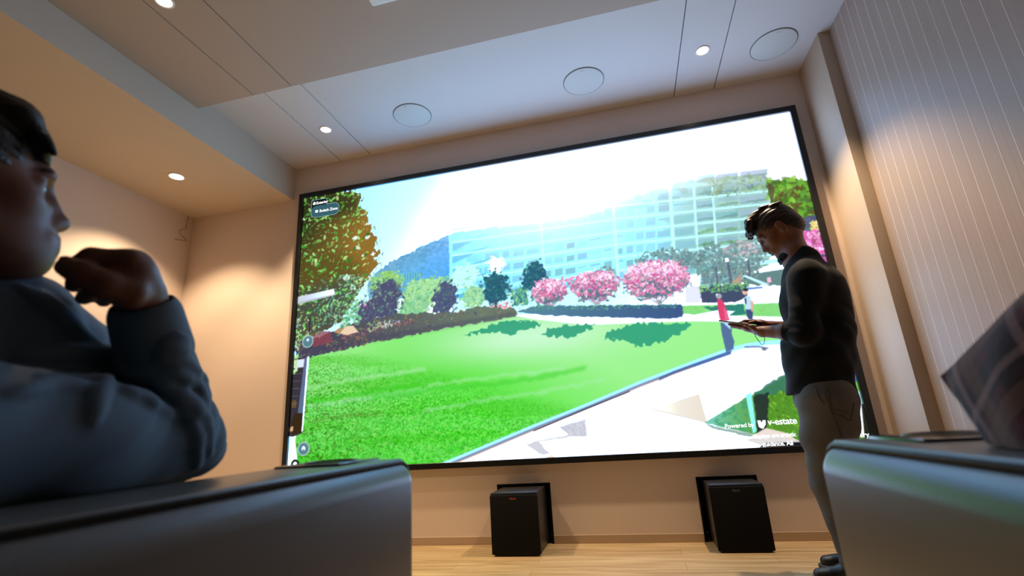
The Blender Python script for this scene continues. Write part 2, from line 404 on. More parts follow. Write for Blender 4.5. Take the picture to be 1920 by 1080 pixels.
leaves(mask([(982.4,294.5),(1012.3,289.2),(1003.3,352.1),(978.8,349.2)]), 24, [(120,150,140),(90,140,150),(200,110,150)], 1.5, 4, .6, .7)
# pale terrace wall behind the flowering trees and the white forecourt
poly([(345.6,273.7),(504.1,277.0),(799.5,287.3),(791.5,338.2),(500.1,332.9),(344.3,321.2)], grad([(503.0,292.4)], [(784.4,316.4)], (214,246,252), (246,250,255)), .92)
poly([(775.4,282.2),(800.3,282.5),(797.0,303.5),(772.2,303.3)], c3(250,252,255)); poly([(772.3,302.3),(797.0,303.5),(793.0,334.6),(768.8,331.8)], c3(226,226,244))
poly([(793.0,328.9),(937.3,316.5),(1032.3,319.6),(1016.7,388.9),(787.5,364.1)], c3(250,252,255))
# dark hedge band and roofs beyond the forecourt
poly([(870.6,293.7),(909.3,290.3),(946.7,289.6),(940.9,318.9),(904.0,317.9),(871.7,311.0)], c3(104,140,140), jag=2)
poly([(874.8,284.7),(947.8,280.3),(945.6,291.4),(874.7,294.3)], c3(250,252,252)); poly([(880.3,272.9),(946.0,272.4),(944.7,278.9),(878.9,280.4)], c3(196,236,244))
# grey-green trees
gt = [([(744.9,248.1)], (48, 20)), ([(784.8,255.7)], (26, 16)), ([(823.8,263.1)], (32, 30)), ([(873.3,264.1)], (34, 32)), ([(828.4,288.2)], (28, 20)), ([(642.9,256.6)], (16, 10)), ([(871.1,290.9)], (22, 16))]
for i, (p, r) in enumerate(gt):
    m = disc(p, r, 5, 5, 40+i); put(m*(vnoise(4, 4, 60+i) > .36), c3(112,146,150), .72); leaves(m, int(r[0]*5), [(96,124,130),(130,160,160),(80,106,116),(160,190,186)], 1.2, 3.2, .6, .7)
m = disc([(872.9,246.4)], (28, 14), 4, 5, 77); leaves(m, 130, [(228,200,206),(214,180,190),(190,170,180),(240,220,224)], 1.5, 3.5, .6, .75)
for a, b_ in (([(846.6,268.2),(850.0,268.7),(849.6,311.1),(844.6,310.5)], 0), ([(879.6,266.9),(883.0,267.4),(880.1,297.8),(876.7,297.4)], 0), ([(826.5,273.3),(829.1,273.6),(826.8,308.2),(823.4,307.8)], 0)): poly(a, c3(92,98,124), .8)
poly([(844.5,260.1),(850.6,259.9),(850.3,266.8),(844.2,266.9)], c3(255,255,255)); poly([(876.5,265.5),(880.8,265.2),(880.1,269.0),(875.8,269.3)], c3(250,255,255))
poly([(847.2,305.1),(864.9,292.0),(869.7,279.2),(861.6,310.7)], c3(200,160,140), .9)
hp = mask([(796.3,308.2),(820.9,307.5),(873.6,310.3),(868.0,332.2),(848.1,339.2),(794.1,332.9)], jag=2); put(hp, c3(70,82,112))
leaves(mask([(796.8,304.5),(874.2,306.6),(873.1,322.5),(795.1,315.8)]), 170, [(120,196,110),(96,170,120),(150,214,130),(70,130,110)], 1.5, 3.6, .6)
poly([(866.1,295.1),(871.4,293.8),(907.0,315.5),(899.2,317.3)], c3(206,236,240)); poly([(869.1,316.4),(894.1,317.6),(895.2,320.6),(870.1,320.3)], c3(110,150,214))
poly([(904.4,302.9),(910.2,302.7),(910.1,312.1),(903.4,312.2)], c3(255,200,226))
# far lawn strip and white path
gl_ = mask([(762.0,335.8),(865.7,345.0),(930.7,349.8),(1023.2,359.8),(1018.2,382.1),(894.2,370.2),(761.4,351.8)]); put(gl_, c3(140,226,132)); leaves(gl_, 160, [(120,210,110),(160,238,150)], 2, 5, .4, .5, True)
poly([(796.1,342.6),(859.1,344.2),(861.1,361.1),(839.1,362.3),(822.7,358.7),(843.8,354.5),(805.4,349.3)], c3(52,138,124), jag=1.5)
poly([(460.3,320.4),(500.9,320.9),(770.3,350.9),(778.6,353.8),(818.2,349.8),(845.4,354.7),(834.2,360.9),(925.9,373.7),(1018.2,382.1),(1014.8,397.4),(847.6,376.1),(767.8,367.6),(595.9,356.0),(499.8,336.9)], c3(248,246,253))
# small trees left of centre
def tree(p, r, base, cols, n, seed, jag=5):
    m = disc(p, (r[0]*.92, r[1]*.95), jag*1.8, 10, seed); (x_, y_), = p; m = np.maximum(m, np.maximum(disc([(x_-r[0]*.3, y_+r[1]*.35)], (r[0]*.7, r[1]*.6), jag*1.5, 7, seed+5), disc([(x_+r[0]*.28, y_-r[1]*.3)], (r[0]*.6, r[1]*.6), jag*1.5, 6, seed+7))); put(m, c3(*base)); m2 = disc(p, (r[0]*1.18, r[1]*1.14), jag*1.6, 6, seed+3); leaves(m2, n, cols, 1.5, 4, .6, .9); return m
DK = [(84,92,124),(72,80,116),(104,130,136),(80,112,130),(130,176,140)]
LG = [(170,232,150),(140,214,140),(196,240,170),(110,190,130),(120,200,170)]
poly([(227.2,207.9),(279.5,208.0),(279.4,221.5),(233.1,226.8)], c3(120,200,226), .8)
for k in range(9): poly([pic(748+k*5, 515-k*.8), pic(750+k*5, 515-k*.8), pic(750+k*5, 528-k*.8), pic(748+k*5, 528-k*.8)], c3(70,150,190), .7)
tree([(290.4,250.7)], (48, 28), (176,232,170), LG, 420, 101); tree([(261.8,285.5)], (36, 26), (150,214,160), LG, 300, 102)
tree([(368.9,233.2)], (30, 26), (200,244,236), [(176,240,236),(220,250,240),(160,226,210)], 160, 103)
tree([(386.9,274.3)], (22, 20), (170,230,190), LG, 190, 104); tree([(434.6,217.9)], (16, 14), (250,254,255), [(255,255,255),(236,252,252)], 60, 105)
tree([(203.7,220.8)], (34, 22), (150,206,110), LG, 300, 106)
tree([(200.6,256.4)], (38, 40), (82,84,116), DK, 300, 107); tree([(163.3,279.8)], (28, 22), (86,82,114), DK, 130, 108)
tree([(328.1,271.6)], (23, 32), (82,92,128), DK, 190, 109); poly([(329.6,298.6),(335.1,299.2),(336.7,321.5),(330.2,320.8)], c3(70,76,110))
TE = [(44,104,124),(36,88,112),(70,140,140),(50,120,120)]
tree([(432.3,262.9)], (25, 30), (48,98,124), TE, 260, 110); tree([(506.1,251.0)], (20, 28), (48,100,128), TE, 200, 111); tree([(476.9,285.2)], (16, 16), (90,170,160), TE+LG, 130, 112)
poly([(427.0,283.4),(432.2,284.0),(432.3,302.8),(427.0,302.2)], c3(70,90,116))
# terrace wedge and blossoms low on the left
poly([(331.4,314.6),(355.8,298.3),(377.0,307.0),(398.4,306.3),(402.9,322.4),(344.2,322.3)], c3(250,236,226)); leaves(mask([(382.6,301.4),(456.8,293.2),(460.5,316.4),(387.3,316.5)]), 150, [(250,150,160),(255,190,190),(226,120,140),(255,220,214)], 1.5, 4, .6)
# pink crape myrtles
def pink(p, r, n, seed):
    (x, y), = p
    for k in range(7): poly([(x+(k-3)*.5, y+r[1]*1.35), (x+(k-3)*.5+2, y+r[1]*1.35), (x+(k-3)*r[0]*.22+1.5, y+r[1]*.5), (x+(k-3)*r[0]*.22, y+r[1]*.5)], c3(224,196,204) if k % 2 else c3(120,120,150), .8)
    m = disc(p, r, 6, 6, seed); put(m, c3(196,140,178))
    lo = disc([(x, y+r[1]*.45)], (r[0]*.62, r[1]*.5), 5, 6, seed+1); put(lo, c3(92,116,142), .85)
    leaves(disc([(x, y+r[1]*.3)], (r[0]*1.02, r[1]*.74), 8, 6, seed+4), n//2+60, [(92,140,136),(80,110,140),(120,160,150)], 1.5, 3.6, .5)
    leaves(disc([(x, y-r[1]*.12)], (r[0]*1.06, r[1]*.96), 9, 5, seed+2), n, [(250,150,200),(244,120,182),(255,200,224),(214,96,160),(255,225,238)], 1.5, 4.2, .55)
    leaves(disc([(x, y-r[1]*.62)], (r[0]*.8, r[1]*.42), 5, 5, seed+3), n//3, [(255,226,240),(255,240,248),(255,190,224)], 1.5, 4, .5)
pink([(534.2,281.8)], (34, 22), 330, 130); pink([(617.1,280.8)], (42, 27), 420, 131); pink([(724.5,282.5)], (56, 34), 800, 132)
# clipped hedge in front of them
hd = mask([(468.9,314.2),(502.0,306.7),(599.9,317.0),(760.6,333.7),(763.9,340.8),(760.0,355.5),(725.5,354.5),(597.8,337.6),(510.8,324.0)], jag=1.5); put(hd, grad([(481.4,310.5)], [(752.7,350.9)], (90,140,160), (64,92,140)))
leaves(mask([(466.1,308.8),(502.1,304.7),(755.4,332.1),(759.6,340.3),(501.4,314.8)], jag=1), 240, [(96,170,140),(130,200,160),(70,140,130)], 1.2, 3, .6, .8)
# lawn
lw = mask([(29.3,357.3),(176.3,341.0),(333.2,329.5),(465.4,321.0),(500.2,330.9),(596.3,352.2),(768.4,363.9),(848.9,373.5),(924.2,382.5),(918.0,413.7),(869.8,413.4),(835.8,419.9),(721.0,449.0),(534.5,507.0),(316.8,579.2),(24.5,577.6),(11.8,512.4),(26.8,507.2)])
gy1 = grad([(517.9,359.7)], [(419.3,508.9)], (158,246,146), (88,230,62)); gy2 = grad([(81.9,342.6)], [(92.0,557.4)], (164,246,150), (70,206,44)); gy1 = gy1+(grad([(512.2,431.7)], [(386.8,570.5)], (0,0,0), (1,1,1)))*c3(-14,-6,-20)
tt = grad([(108.1,398.3)], [(393.3,421.9)], (0,0,0), (1,1,1))
put(lw, gy2*(1-tt)+gy1*tt); cx, cy = pic(985, 632); put(lw*np.exp(-(((GX-cx)/190)**2+((GY-cy)/42)**2)), c3(212,253,224), .85)
dp = grad([(310.0,405.0)], [(276.6,509.8)], (0,0,0), (1,1,1))[..., 0]
fine = vnoise(2.2, 1.7, 200); mid = vnoise(9, 4, 201); band = vnoise(260, 16, 202)
dq = np.clip(dp*1.6, 0, 1); put(lw*dq*(fine > .62), c3(40,164,24), .55); put(lw*dq*(vnoise(3.2, 2.4, 207) > .72), c3(30,130,20), .55); put(lw*dq*(fine < .32), c3(150,252,120), .5); put(lw*dq*sstep(.5, .8, mid), c3(140,240,124), .3); put(lw*dp*(vnoise(4, 3, 209) < .22), c3(190,240,120), .3)
put(lw*sstep(.55, .75, band)*sstep(0, .25, dp), c3(70,200,40), .35); put(lw*sstep(.6, .4, band)*sstep(.15, .3, dp), c3(130,240,140), .16)
lf = grad([(244.8,498.3)], [(54.4,496.8)], (0,0,0), (1,1,1))[..., 0]
put(lw*dp*lf*(vnoise(3, 2.4, 203) > .72), c3(60,90,20), .6)
for pl, w_, col, a in (([(576,726),(680,708),(800,692)], 4, (180,240,180), .55), ([(576,750),(680,738),(790,722)], 5, (66,206,40), .6), ([(576,762),(700,744),(800,728)], 3, (170,236,190), .5), ([(790,772),(900,752),(1020,734),(1130,712)], 3, (170,240,180), .55), ([(700,745),(830,728),(960,716),(1100,690)], 4, (66,210,50), .5), ([(800,722),(930,706),(1060,690)], 3, (180,244,190), .5), ([(576,790),(640,782),(720,774)], 3, (80,110,30), .35)):
    put(mask([pic(x, y-w_) for x, y in pl]+[pic(x, y+w_) for x, y in pl][::-1], feather=2, jag=3, js=9)*lw, c3(*col), a)
for q in ([(362.8,347.0),(397.0,338.2),(449.5,328.4),(499.9,334.9),(514.3,342.5),(483.8,349.3),(447.9,355.6),(432.9,348.0),(401.8,347.9)], [(511.1,359.0),(538.5,349.0),(577.4,349.2),(612.2,354.8),(590.1,366.1),(556.1,370.5),(527.3,365.6)], [(619.9,378.8),(641.9,365.7),(679.7,358.1),(767.9,366.6),(769.5,373.3),(747.6,385.9),(719.9,394.3),(683.7,398.2),(653.4,385.9)]):
    poly(q, c3(46,160,124), .88, jag=4, js=5)
# flower bed along the left edge of the lawn
fb = mask([(2.3,324.0),(56.5,320.5),(128.2,299.2),(221.9,291.9),(344.9,300.3),(398.8,295.9),(466.3,306.7),(468.4,321.3),(333.2,330.5),(176.4,343.1),(29.4,359.5),(1.0,359.1)], jag=3)
put(fb, grad([(398.1,311.5)], [(82.2,348.1)], (110,126,112), (74,72,92)))
leaves(fb, 520, [(120,118,92),(150,140,100),(96,110,96),(84,80,100),(120,150,110),(150,120,80)], 1.5, 5, .4, .75)
leaves(mask([(105.0,320.9),(175.7,308.6),(267.4,303.4),(267.3,311.9),(176.0,323.8),(105.6,334.1)]), 80, [(196,96,110),(214,120,130),(170,80,100)], 1.5, 3.5, .6, .8)
leaves(mask([(69.2,330.5),(164.3,323.7),(164.8,345.2),(70.4,352.4)]), 70, [(170,130,84),(190,150,90),(130,100,80)], 2, 5, .4, .7)
put(mask([(29.3,357.3),(176.3,341.0),(333.2,329.5),(466.4,320.1),(466.9,313.0),(333.4,321.1),(176.1,330.3),(9.0,348.9)], feather=3), c3(70,70,96), .45)
poly([(86.6,312.5),(104.3,303.3),(130.7,303.9),(143.0,318.3),(117.0,322.2)], c3(240,214,180)); poly([(86.6,312.5),(104.3,303.3),(114.0,304.3),(100.1,318.3)], c3(190,150,110)); leaves(mask([(66.7,280.3),(103.0,269.7),(106.1,288.0),(73.5,293.4)]), 26, [(240,180,140),(255,230,210),(210,140,110)], 2, 4, .5)
poly([(38.5,327.5),(45.9,306.1),(80.5,311.9),(83.8,331.9),(45.3,339.2)], c3(150,70,84), .75, jag=3)
leaves(mask([(163.8,301.9),(210.4,299.3),(222.0,315.7),(164.3,320.5)]), 60, [(170,200,150),(200,220,170),(140,180,130)], 1.5, 4, .5); leaves(mask([(193.1,304.0),(233.4,299.7),(233.4,314.7),(194.4,314.9)]), 26, [(220,226,240),(190,200,220)], 1.5, 3.5, .5)
# big dark tree on the left
tr = mask([(-15.4,-8.9),(65.7,-2.5),(128.7,3.4),(144.7,24.2),(134.9,39.0),(158.2,59.3),(156.1,76.3),(169.1,98.1),(164.3,107.1),(181.8,121.8),(174.8,140.0),(188.5,156.2),(172.9,165.8),(187.7,181.9),(170.9,190.0),(161.7,208.5),(132.5,248.3),(103.8,289.9),(56.1,312.7),(-1.5,323.6)], jag=4, js=6)
put(tr, grad([(7.9,37.0)], [(134.4,107.3)], (44,50,28), (150,112,48)))
put(tr*mask([(0.3,124.3),(97.7,138.4),(148.8,181.2),(114.3,246.1),(5.9,209.7)], feather=14), c3(92,82,36), .8)
put(tr*mask([(-0.6,208.9),(161.6,206.2),(104.9,317.6),(-1.5,323.6)], feather=12), c3(70,78,76), .85)
put(tr*mask([(5.0,-9.3),(131.4,6.5),(135.3,51.7),(42.2,55.4)], feather=10), c3(52,56,30), .8)
for i, (q, r) in enumerate((([(128.3,113.7)], (7, 4)), ([(136.5,136.8)], (5, 3)), ([(158.3,115.9)], (6, 4)), ([(158.9,86.6)], (6, 3)), ([(112.6,199.8)], (9, 7)), ([(128.1,222.6)], (7, 6)), ([(170.2,155.9)], (5, 3)), ([(149.5,157.7)], (4, 3)))): put(disc(q, r, 3, 4, 300+i), c3(240,250,250), .95)
leaves(tr*mask([(-25.1,-10.6),(156.8,-1.9),(162.2,229.2),(-0.7,334.8)]), 640, [(110,216,96),(160,236,130),(80,160,54),(196,244,160),(60,120,40)], 1.6, 6.4, .5, .95)
leaves(tr, 330, [(120,130,50),(160,150,70),(190,210,110),(80,90,40)], 1.3, 3.6, .5, .85)
leaves(tr*mask([(49.6,191.6),(173.5,196.2),(128.3,303.6),(32.3,326.9)]), 240, [(110,200,150),(90,180,140),(160,226,190),(70,110,110)], 1.5, 4.2, .55, .9)
leaves(mask([(123.7,7.7),(149.8,25.1),(158.1,55.5),(186.6,115.3),(194.6,158.2),(192.6,187.2),(173.6,202.0),(161.1,182.9),(172.6,149.2),(159.1,99.0),(140.5,56.3),(129.6,31.8)]), 130, [(86,110,70),(110,140,90),(120,110,80),(80,130,70)], 1.3, 3.2, .45, .9)
leaves(mask([(100.1,198.2),(173.6,202.0),(162.7,251.9),(142.7,305.1),(86.2,304.7),(65.9,263.2)]), 240, [(120,190,150),(150,220,160),(90,130,120),(190,236,190),(80,110,100)], 1.6, 4.5, .55, .9)
leaves(mask([(102.7,261.8),(138.8,254.7),(147.4,305.6),(104.3,303.3)]), 90, [(100,200,140),(140,224,150),(80,160,120)], 2, 5, .55)
leaves(mask([(-2.5,255.4),(10.3,256.9),(11.3,346.9),(0.1,345.9)]), 40, [(170,226,140),(210,240,180),(130,200,120)], 2, 4.5, .6)
leaves(mask([(-0.9,278.6),(54.0,273.2),(57.0,329.3),(3.1,335.1)]), 30, [(210,220,230),(170,180,200),(240,244,250)], 1.2, 3, .6)
put(mask([(29.2,276.2),(31.7,276.4),(33.0,318.1),(30.5,317.9)]), c3(40,44,60))
poly([(-4.4,228.4),(83.7,220.5),(86.8,234.8),(-3.2,244.9)], grad([(1.3,236.1)], [(84.0,228.7)], (206,216,226), (238,244,250))); poly([(-3.5,240.2),(86.7,232.5),(86.8,234.8),(-3.2,244.9)], c3(186,196,204))
leaves(mask([(141.4,262.9),(162.8,257.5),(165.4,265.6),(145.3,272.2)]), 9, [(255,110,200),(255,150,220)], 1.5, 3, .6)
# path at the far left
poly([(-5.2,358.5),(29.3,357.3),(26.8,507.2),(10.6,512.3),(-3.7,511.5)], c3(60,54,62)); poly([(-4.9,362.9),(24.6,361.2),(23.2,378.4),(-1.3,378.4)], c3(224,228,236))
poly([(23.3,360.0),(31.7,357.5),(28.3,475.0),(14.8,470.1),(19.4,412.2)], c3(96,112,148)); poly([(8.7,467.6),(25.5,468.7),(26.7,505.2),(5.7,510.0),(1.4,483.5)], c3(58,42,24))
poly([(29.3,357.3),(34.2,357.7),(28.9,503.3),(25.5,504.1)], c3(240,250,252)); poly([(0.9,493.6),(6.9,493.0),(6.3,502.0),(0.4,502.7)], c3(220,180,130)); poly([(0.8,442.3),(10.6,443.0),(10.4,457.5),(0.7,456.8)], c3(120,90,50), .8)
for k in range(5): poly([pic(547, 700+k*14), pic(566-k*2, 699+k*14), pic(566-k*2, 700.5+k*14), pic(547, 701.5+k*14)], c3(110,116,140), .6)
leaves(mask([(-4.6,349.8),(6.6,350.9),(8.2,392.1),(-0.4,391.4)]), 26, [(170,230,140),(210,245,190)], 2.5, 5, .7)
poly([(8.3,512.2),(14.1,510.5),(10.5,544.0),(8.2,577.0),(1.2,576.7),(1.1,543.5)], c3(240,252,250))
# paving and kerb at lower right
pv = mask([(316.8,580.1),(534.3,508.8),(720.8,450.7),(835.5,421.6),(873.3,416.4),(917.0,418.8),(918.0,413.7),(1052.8,426.9),(1010.1,605.8),(326.5,594.7)])
put(pv, grad([(366.5,587.4)], [(582.1,492.2)], (250,244,242), (253,254,255)))
poly([(531.1,524.6),(577.0,515.0),(576.9,543.0),(554.3,541.8),(493.7,547.3),(510.8,567.4),(499.5,569.5),(469.9,551.4),(484.4,546.9),(545.5,538.7)], c3(214,216,226), jag=1)
put(mask([(532.9,524.7),(576.8,516.7),(576.2,541.2),(546.4,538.7)])*(vnoise(3, 3, 400) > .45), c3(196,200,214), .7)
poly([(504.8,572.3),(514.3,569.3),(523.8,576.6),(509.9,577.7)], c3(250,232,220)); poly([(689.2,503.8),(766.6,485.9),(772.0,530.4)], grad([(696.1,504.3)], [(770.6,513.5)], (250,246,236), (236,224,208)), .9)
poly([(689.2,503.8),(772.0,530.4),(769.2,532.7),(688.9,506.4)], c3(226,214,200), .6)
poly([(852.9,416.2),(918.0,413.7),(908.0,464.4),(847.1,493.5),(845.2,459.2)], c3(240,246,250), .5)
gg = mask([(767.7,531.8),(836.9,496.9),(849.0,491.9),(908.0,464.4),(938.5,467.0),(914.6,582.4),(860.2,550.3),(837.7,553.9),(813.8,546.1)], jag=1); put(gg, grad([(776.0,530.6)], [(861.4,543.9)], (120,206,180), (88,150,44)))
put(gg*mask([(767.7,531.8),(836.9,496.9),(833.3,552.1),(813.8,546.1)])*(vnoise(5, 4, 410) > .5), c3(60,160,120), .6)
leaves(gg*mask([(876.9,461.9),(938.5,467.0),(914.6,582.4),(855.4,567.7)]), 330, [(110,180,50),(140,206,70),(70,120,36),(90,150,60)], 1.3, 3.4, .5)
poly([(849.0,491.9),(874.4,475.3),(908.0,464.4),(901.9,487.5),(870.3,496.8),(849.2,503.7)], c3(60,124,104), .85, jag=3)
poly([(848.4,495.2),(871.4,491.0),(859.9,543.8),(853.5,553.2),(842.6,552.6)], c3(40,52,50), .92, jag=1.5); poly([(836.8,492.7),(846.1,490.0),(843.2,549.4),(837.2,552.3)], c3(150,244,232))
poly([(767.7,531.8),(775.2,535.6),(837.6,554.7),(833.7,558.5),(774.7,538.9)], c3(110,150,140), .7, jag=1.5)
poly([(837.6,554.7),(857.3,545.3),(882.8,553.2),(915.4,578.6),(913.8,586.3),(858.1,561.5)], c3(240,226,214)); poly([(823.0,561.2),(859.3,555.1),(902.8,567.0),(901.5,573.2),(848.4,572.1)], c3(226,222,220), .9)
poly([(827.9,582.3),(853.8,567.6),(909.9,568.9),(907.2,582.1),(861.8,582.3)], c3(26,28,36)); poly([(847.5,576.8),(867.4,573.1),(900.9,576.3),(885.2,579.5)], c3(110,116,100)); poly([(855.4,575.6),(864.9,574.5),(865.9,577.0),(856.5,578.1)], c3(120,150,40))
def strip(pts, w0, w1, col, a=1):
    n = len(pts); up = [pic(x, y-w0) for x, y in pts]; dn = [pic(x, y+w1) for x, y in pts][::-1]
    poly(up+dn, col, a)
kb = [(818,876),(900,842),(1000,800),(1100,760),(1200,718),(1300,680),(1370,655),(1400,648),(1440,643),(1490,641)]
strip(kb, 5, 3, c3(176,232,246)); strip([(x, y+2.5) for x, y in kb[:7]], 1, 2.2, c3(110,130,176), .85)
strip([(1235,709),(1262,697),(1290,687),(1330,673),(1370,659)], 1.5, 4.5, c3(70,104,170), .9)
strip([(x, y+5.5) for x, y in kb[:6]], 1, 1.6, c3(150,120,120), .7); strip([(1000,807),(1100,765),(1180,733)], 1, 1.5, c3(50,44,56), .8)
strip([(1395,650),(1420,649),(1440,652)], 1, 2, c3(80,100,150), .7); poly([(873.3,420.8),(879.8,420.5),(881.6,424.2),(875.9,424.5)], c3(110,116,130))
# strip right of the standing man
poly([(994.1,351.0),(1009.0,354.6),(1001.6,455.6),(988.6,519.8),(976.3,519.0),(986.8,420.4)], c3(248,252,252)); poly([(996.4,362.0),(1005.9,361.3),(1004.7,380.6),(995.7,379.6)], c3(130,220,130))
poly([(1003.2,422.0),(1002.7,464.0),(1000.3,500.6),(983.5,503.4)], c3(70,110,170)); poly([(989.2,490.8),(1005.2,479.0),(1006.1,501.0),(988.9,505.4)], c3(110,186,80)); poly([(990.4,505.5),(1005.9,492.1),(1006.6,517.9),(990.1,519.9)], c3(160,214,222)); poly([(987.8,503.7),(995.1,513.9),(984.3,589.6),(971.6,589.0)], c3(196,196,140))
poly([(988.4,507.8),(992.0,508.0),(980.1,589.4),(975.8,589.2)], c3(226,210,196)); poly([(978.4,558.6),(993.2,563.3),(989.2,589.8),(971.6,589.0)], c3(96,150,60)); poly([(997.8,518.1),(1008.0,518.0),(1008.4,598.2),(986.8,597.3)], c3(38,40,28))
# walkers shown in the picture
poly([(818.9,371.2),(836.9,374.9),(833.1,391.8),(835.0,405.5),(831.2,417.7),(819.6,421.9),(818.5,403.9),(817.9,387.6)], c3(84,110,160), .95)
poly([(820.6,330.3),(827.2,332.0),(831.3,342.9),(833.7,369.1),(819.4,368.5),(818.7,347.0)], c3(226,70,116)); poly([(828.4,345.3),(831.8,355.0),(833.2,367.2),(827.2,367.5)], c3(240,110,150))
ell(*pic(1347,555), 4.5, 4.5, 0, c3(170,176,190)); ell(*pic(1343,552), 2, 1.6, 0, c3(240,244,250))
poly([(822.3,371.5),(828.9,372.3),(833.5,380.1),(832.6,385.4)], c3(180,226,240))
poly([(862.7,333.5),(868.4,329.5),(873.7,332.9),(871.4,354.9),(861.6,353.8)], c3(196,226,234)); poly([(863.2,335.4),(866.0,333.9),(864.8,344.9),(862.7,342.8)], c3(50,70,110)); poly([(861.6,353.8),(873.0,355.1),(868.8,373.8),(864.7,373.4),(861.3,364.8)], c3(66,84,130))
ell(*pic(1396,547), 4, 5, .3, c3(238,190,176)); ell(*pic(1397,543), 4.2, 2.6, .2, c3(60,50,60)); poly([(872.7,338.4),(876.2,342.5),(872.5,357.8),(869.9,358.4)], c3(236,180,160))
# on-screen buttons and bottom tool bar
def button(p, r):
    (x, y), = p; ell(x, y, r*1.1, r*1.1, 0, c3(190,214,220)); ell(x, y, r*.95, r*.95, 0, c3(92,134,146))
button([(28.6,326.5)], 10.5); button([(32.3,536.2)], 10.5); ell(*pic(553,870), 8, 8, 0, c3(34,44,34)); ell(*pic(553,870), 4.4, 4.4, 0, c3(252,254,255))
for k in range(4): ell(*pic(577,637), 4.6, 1.1, k*.785, c3(244,252,255))
x, y = pic(569, 840); poly([(x-5, y), (x, y-5), (x+5, y), (x+3.6, y), (x+3.6, y+4), (x+1.2, y+4), (x+1.2, y+1), (x-1.2, y+1), (x-1.2, y+4), (x-3.6, y+4), (x-3.6, y)], c3(244,252,255))
poly([(37.8,567.6),(44.2,560.1),(180.6,559.5),(202.3,567.9),(181.0,578.2),(38.3,576.2)], c3(190,214,170)); poly([(40.1,568.6),(45.5,562.1),(180.7,561.4),(198.1,568.7),(181.0,580.0),(40.7,578.2)], c3(40,54,30))
CV = blur(CV, .55)

# picture -> light: display values to linear, bright parts driven harder
CV = np.clip(CV/255, 0, 1); LN = np.where(CV <= .04045, CV/12.92, ((CV+.055)/1.055)**2.4)
LN = LN*(1+sstep(.86, 1, CV)*sstep(.88, .98, CV[..., 2:3])*c3(1.0, 1.75, 3.3))
led = empty('led_screen', (0, 0, SZ0)); tag(led, 'huge black framed video wall showing a sunny garden lawn and glass building', 'screen')
px0, px1, pz0, pz1 = SX0+BW, SX1-BW, SZ0+BW, SZ1-BW
xs_ = np.linspace(px0, px1, WC+1); zs_ = np.linspace(pz1, pz0, HC+1)-SZ0
VX, VZ = np.meshgrid(xs_, zs_); co = np.stack([VX, np.full_like(VX, -.022), VZ], -1).reshape(-1, 3).astype(np.float32)
idx = np.arange((HC+1)*(WC+1)).reshape(HC+1, WC+1)
qd = np.stack([idx[1:, :-1], idx[1:, 1:], idx[:-1, 1:], idx[:-1, :-1]], -1).reshape(-1, 4)
me = bpy.data.meshes.new('picture'); me.vertices.add(len(co)); me.vertices.foreach_set('co', co.ravel())
me.loops.add(qd.size); me.loops.foreach_set('vertex_index', qd.ravel().astype(np.int32)); me.polygons.add(len(qd)); me.polygons.foreach_set('loop_start', np.arange(0, qd.size, 4, dtype=np.int32)); me.update(calc_edges=True)
pv_ = np.pad(LN, ((0, 1), (0, 1), (0, 0)), mode='edge'); pv_[1:, 1:] = (LN[:, :]+pv_[1:, 1:]*0+0); vc = np.ones((HC+1, WC+1, 4), np.float32); vc[..., :3] = pv_
at_ = me.color_attributes.new('picture', 'FLOAT_COLOR', 'POINT'); at_.data.foreach_set('color', vc.ravel())
m = bpy.data.materials.new('led_picture'); m.use_nodes = True; nt = m.node_tree; nt.nodes.remove(nt.nodes['Principled BSDF'])
va = nt.nodes.new('ShaderNodeVertexColor'); va.layer_name = 'picture'; e = nt.nodes.new('ShaderNodeEmission'); e.inputs[1].default_value = 1.0
nt.links.new(va.outputs[0], e.inputs[0]); nt.links.new(e.outputs[0], nt.nodes['Material Output'].inputs[0])
link('picture', me, m, led)
M_bez = mat('bezel_black', lin(14, 15, 18), .3, .5)
bm = nb(); H_ = SZ1-SZ0
for a in ((SX0, SX1, H_-BW, H_), (SX0, SX1, 0, BW), (SX0, SX0+BW, BW, H_-BW), (SX1-BW, SX1, BW, H_-BW)): box(bm, a[0], a[1], -.042, 0, a[2], a[3], 0, .002, 1)
obj('frame', bm, M_bez, led, 30)
obj('back_plate', box(nb(), SX0+.02, SX1-.02, -.018, -.001, .02, H_-.02), M_bez, led)
M_txt = emis('caption_white', (1, 1, 1, 1), 1.3)
def text(name, s, x, z, size, m=None, dy=-.0235, parent=led, bold=.0):
    cu = bpy.data.curves.new(name, 'FONT'); cu.body = s; cu.size = size; cu.resolution_u = 3; cu.offset = bold; cu.space_character = .95
    o = bpy.data.objects.new(name, cu); COL.objects.link(o); dg = bpy.context.evaluated_depsgraph_get()
    me = bpy.data.meshes.new_from_object(o.evaluated_get(dg)); bpy.data.objects.remove(o); bpy.data.curves.remove(cu)
    me.name = name; o = link(name, me, m or M_txt, parent); o.rotation_euler = (PI/2, 0, 0); o.location = (x, dy, z); return o
def cvx(p): (x, y), = p; return px0+x/WC*(px1-px0), pz1-y/HC*(pz1-pz0)-SZ0
def ttl(name, s, p, size, bold=.0008): x, z = cvx(p); return text(name, s, x, z, size, bold=bold)

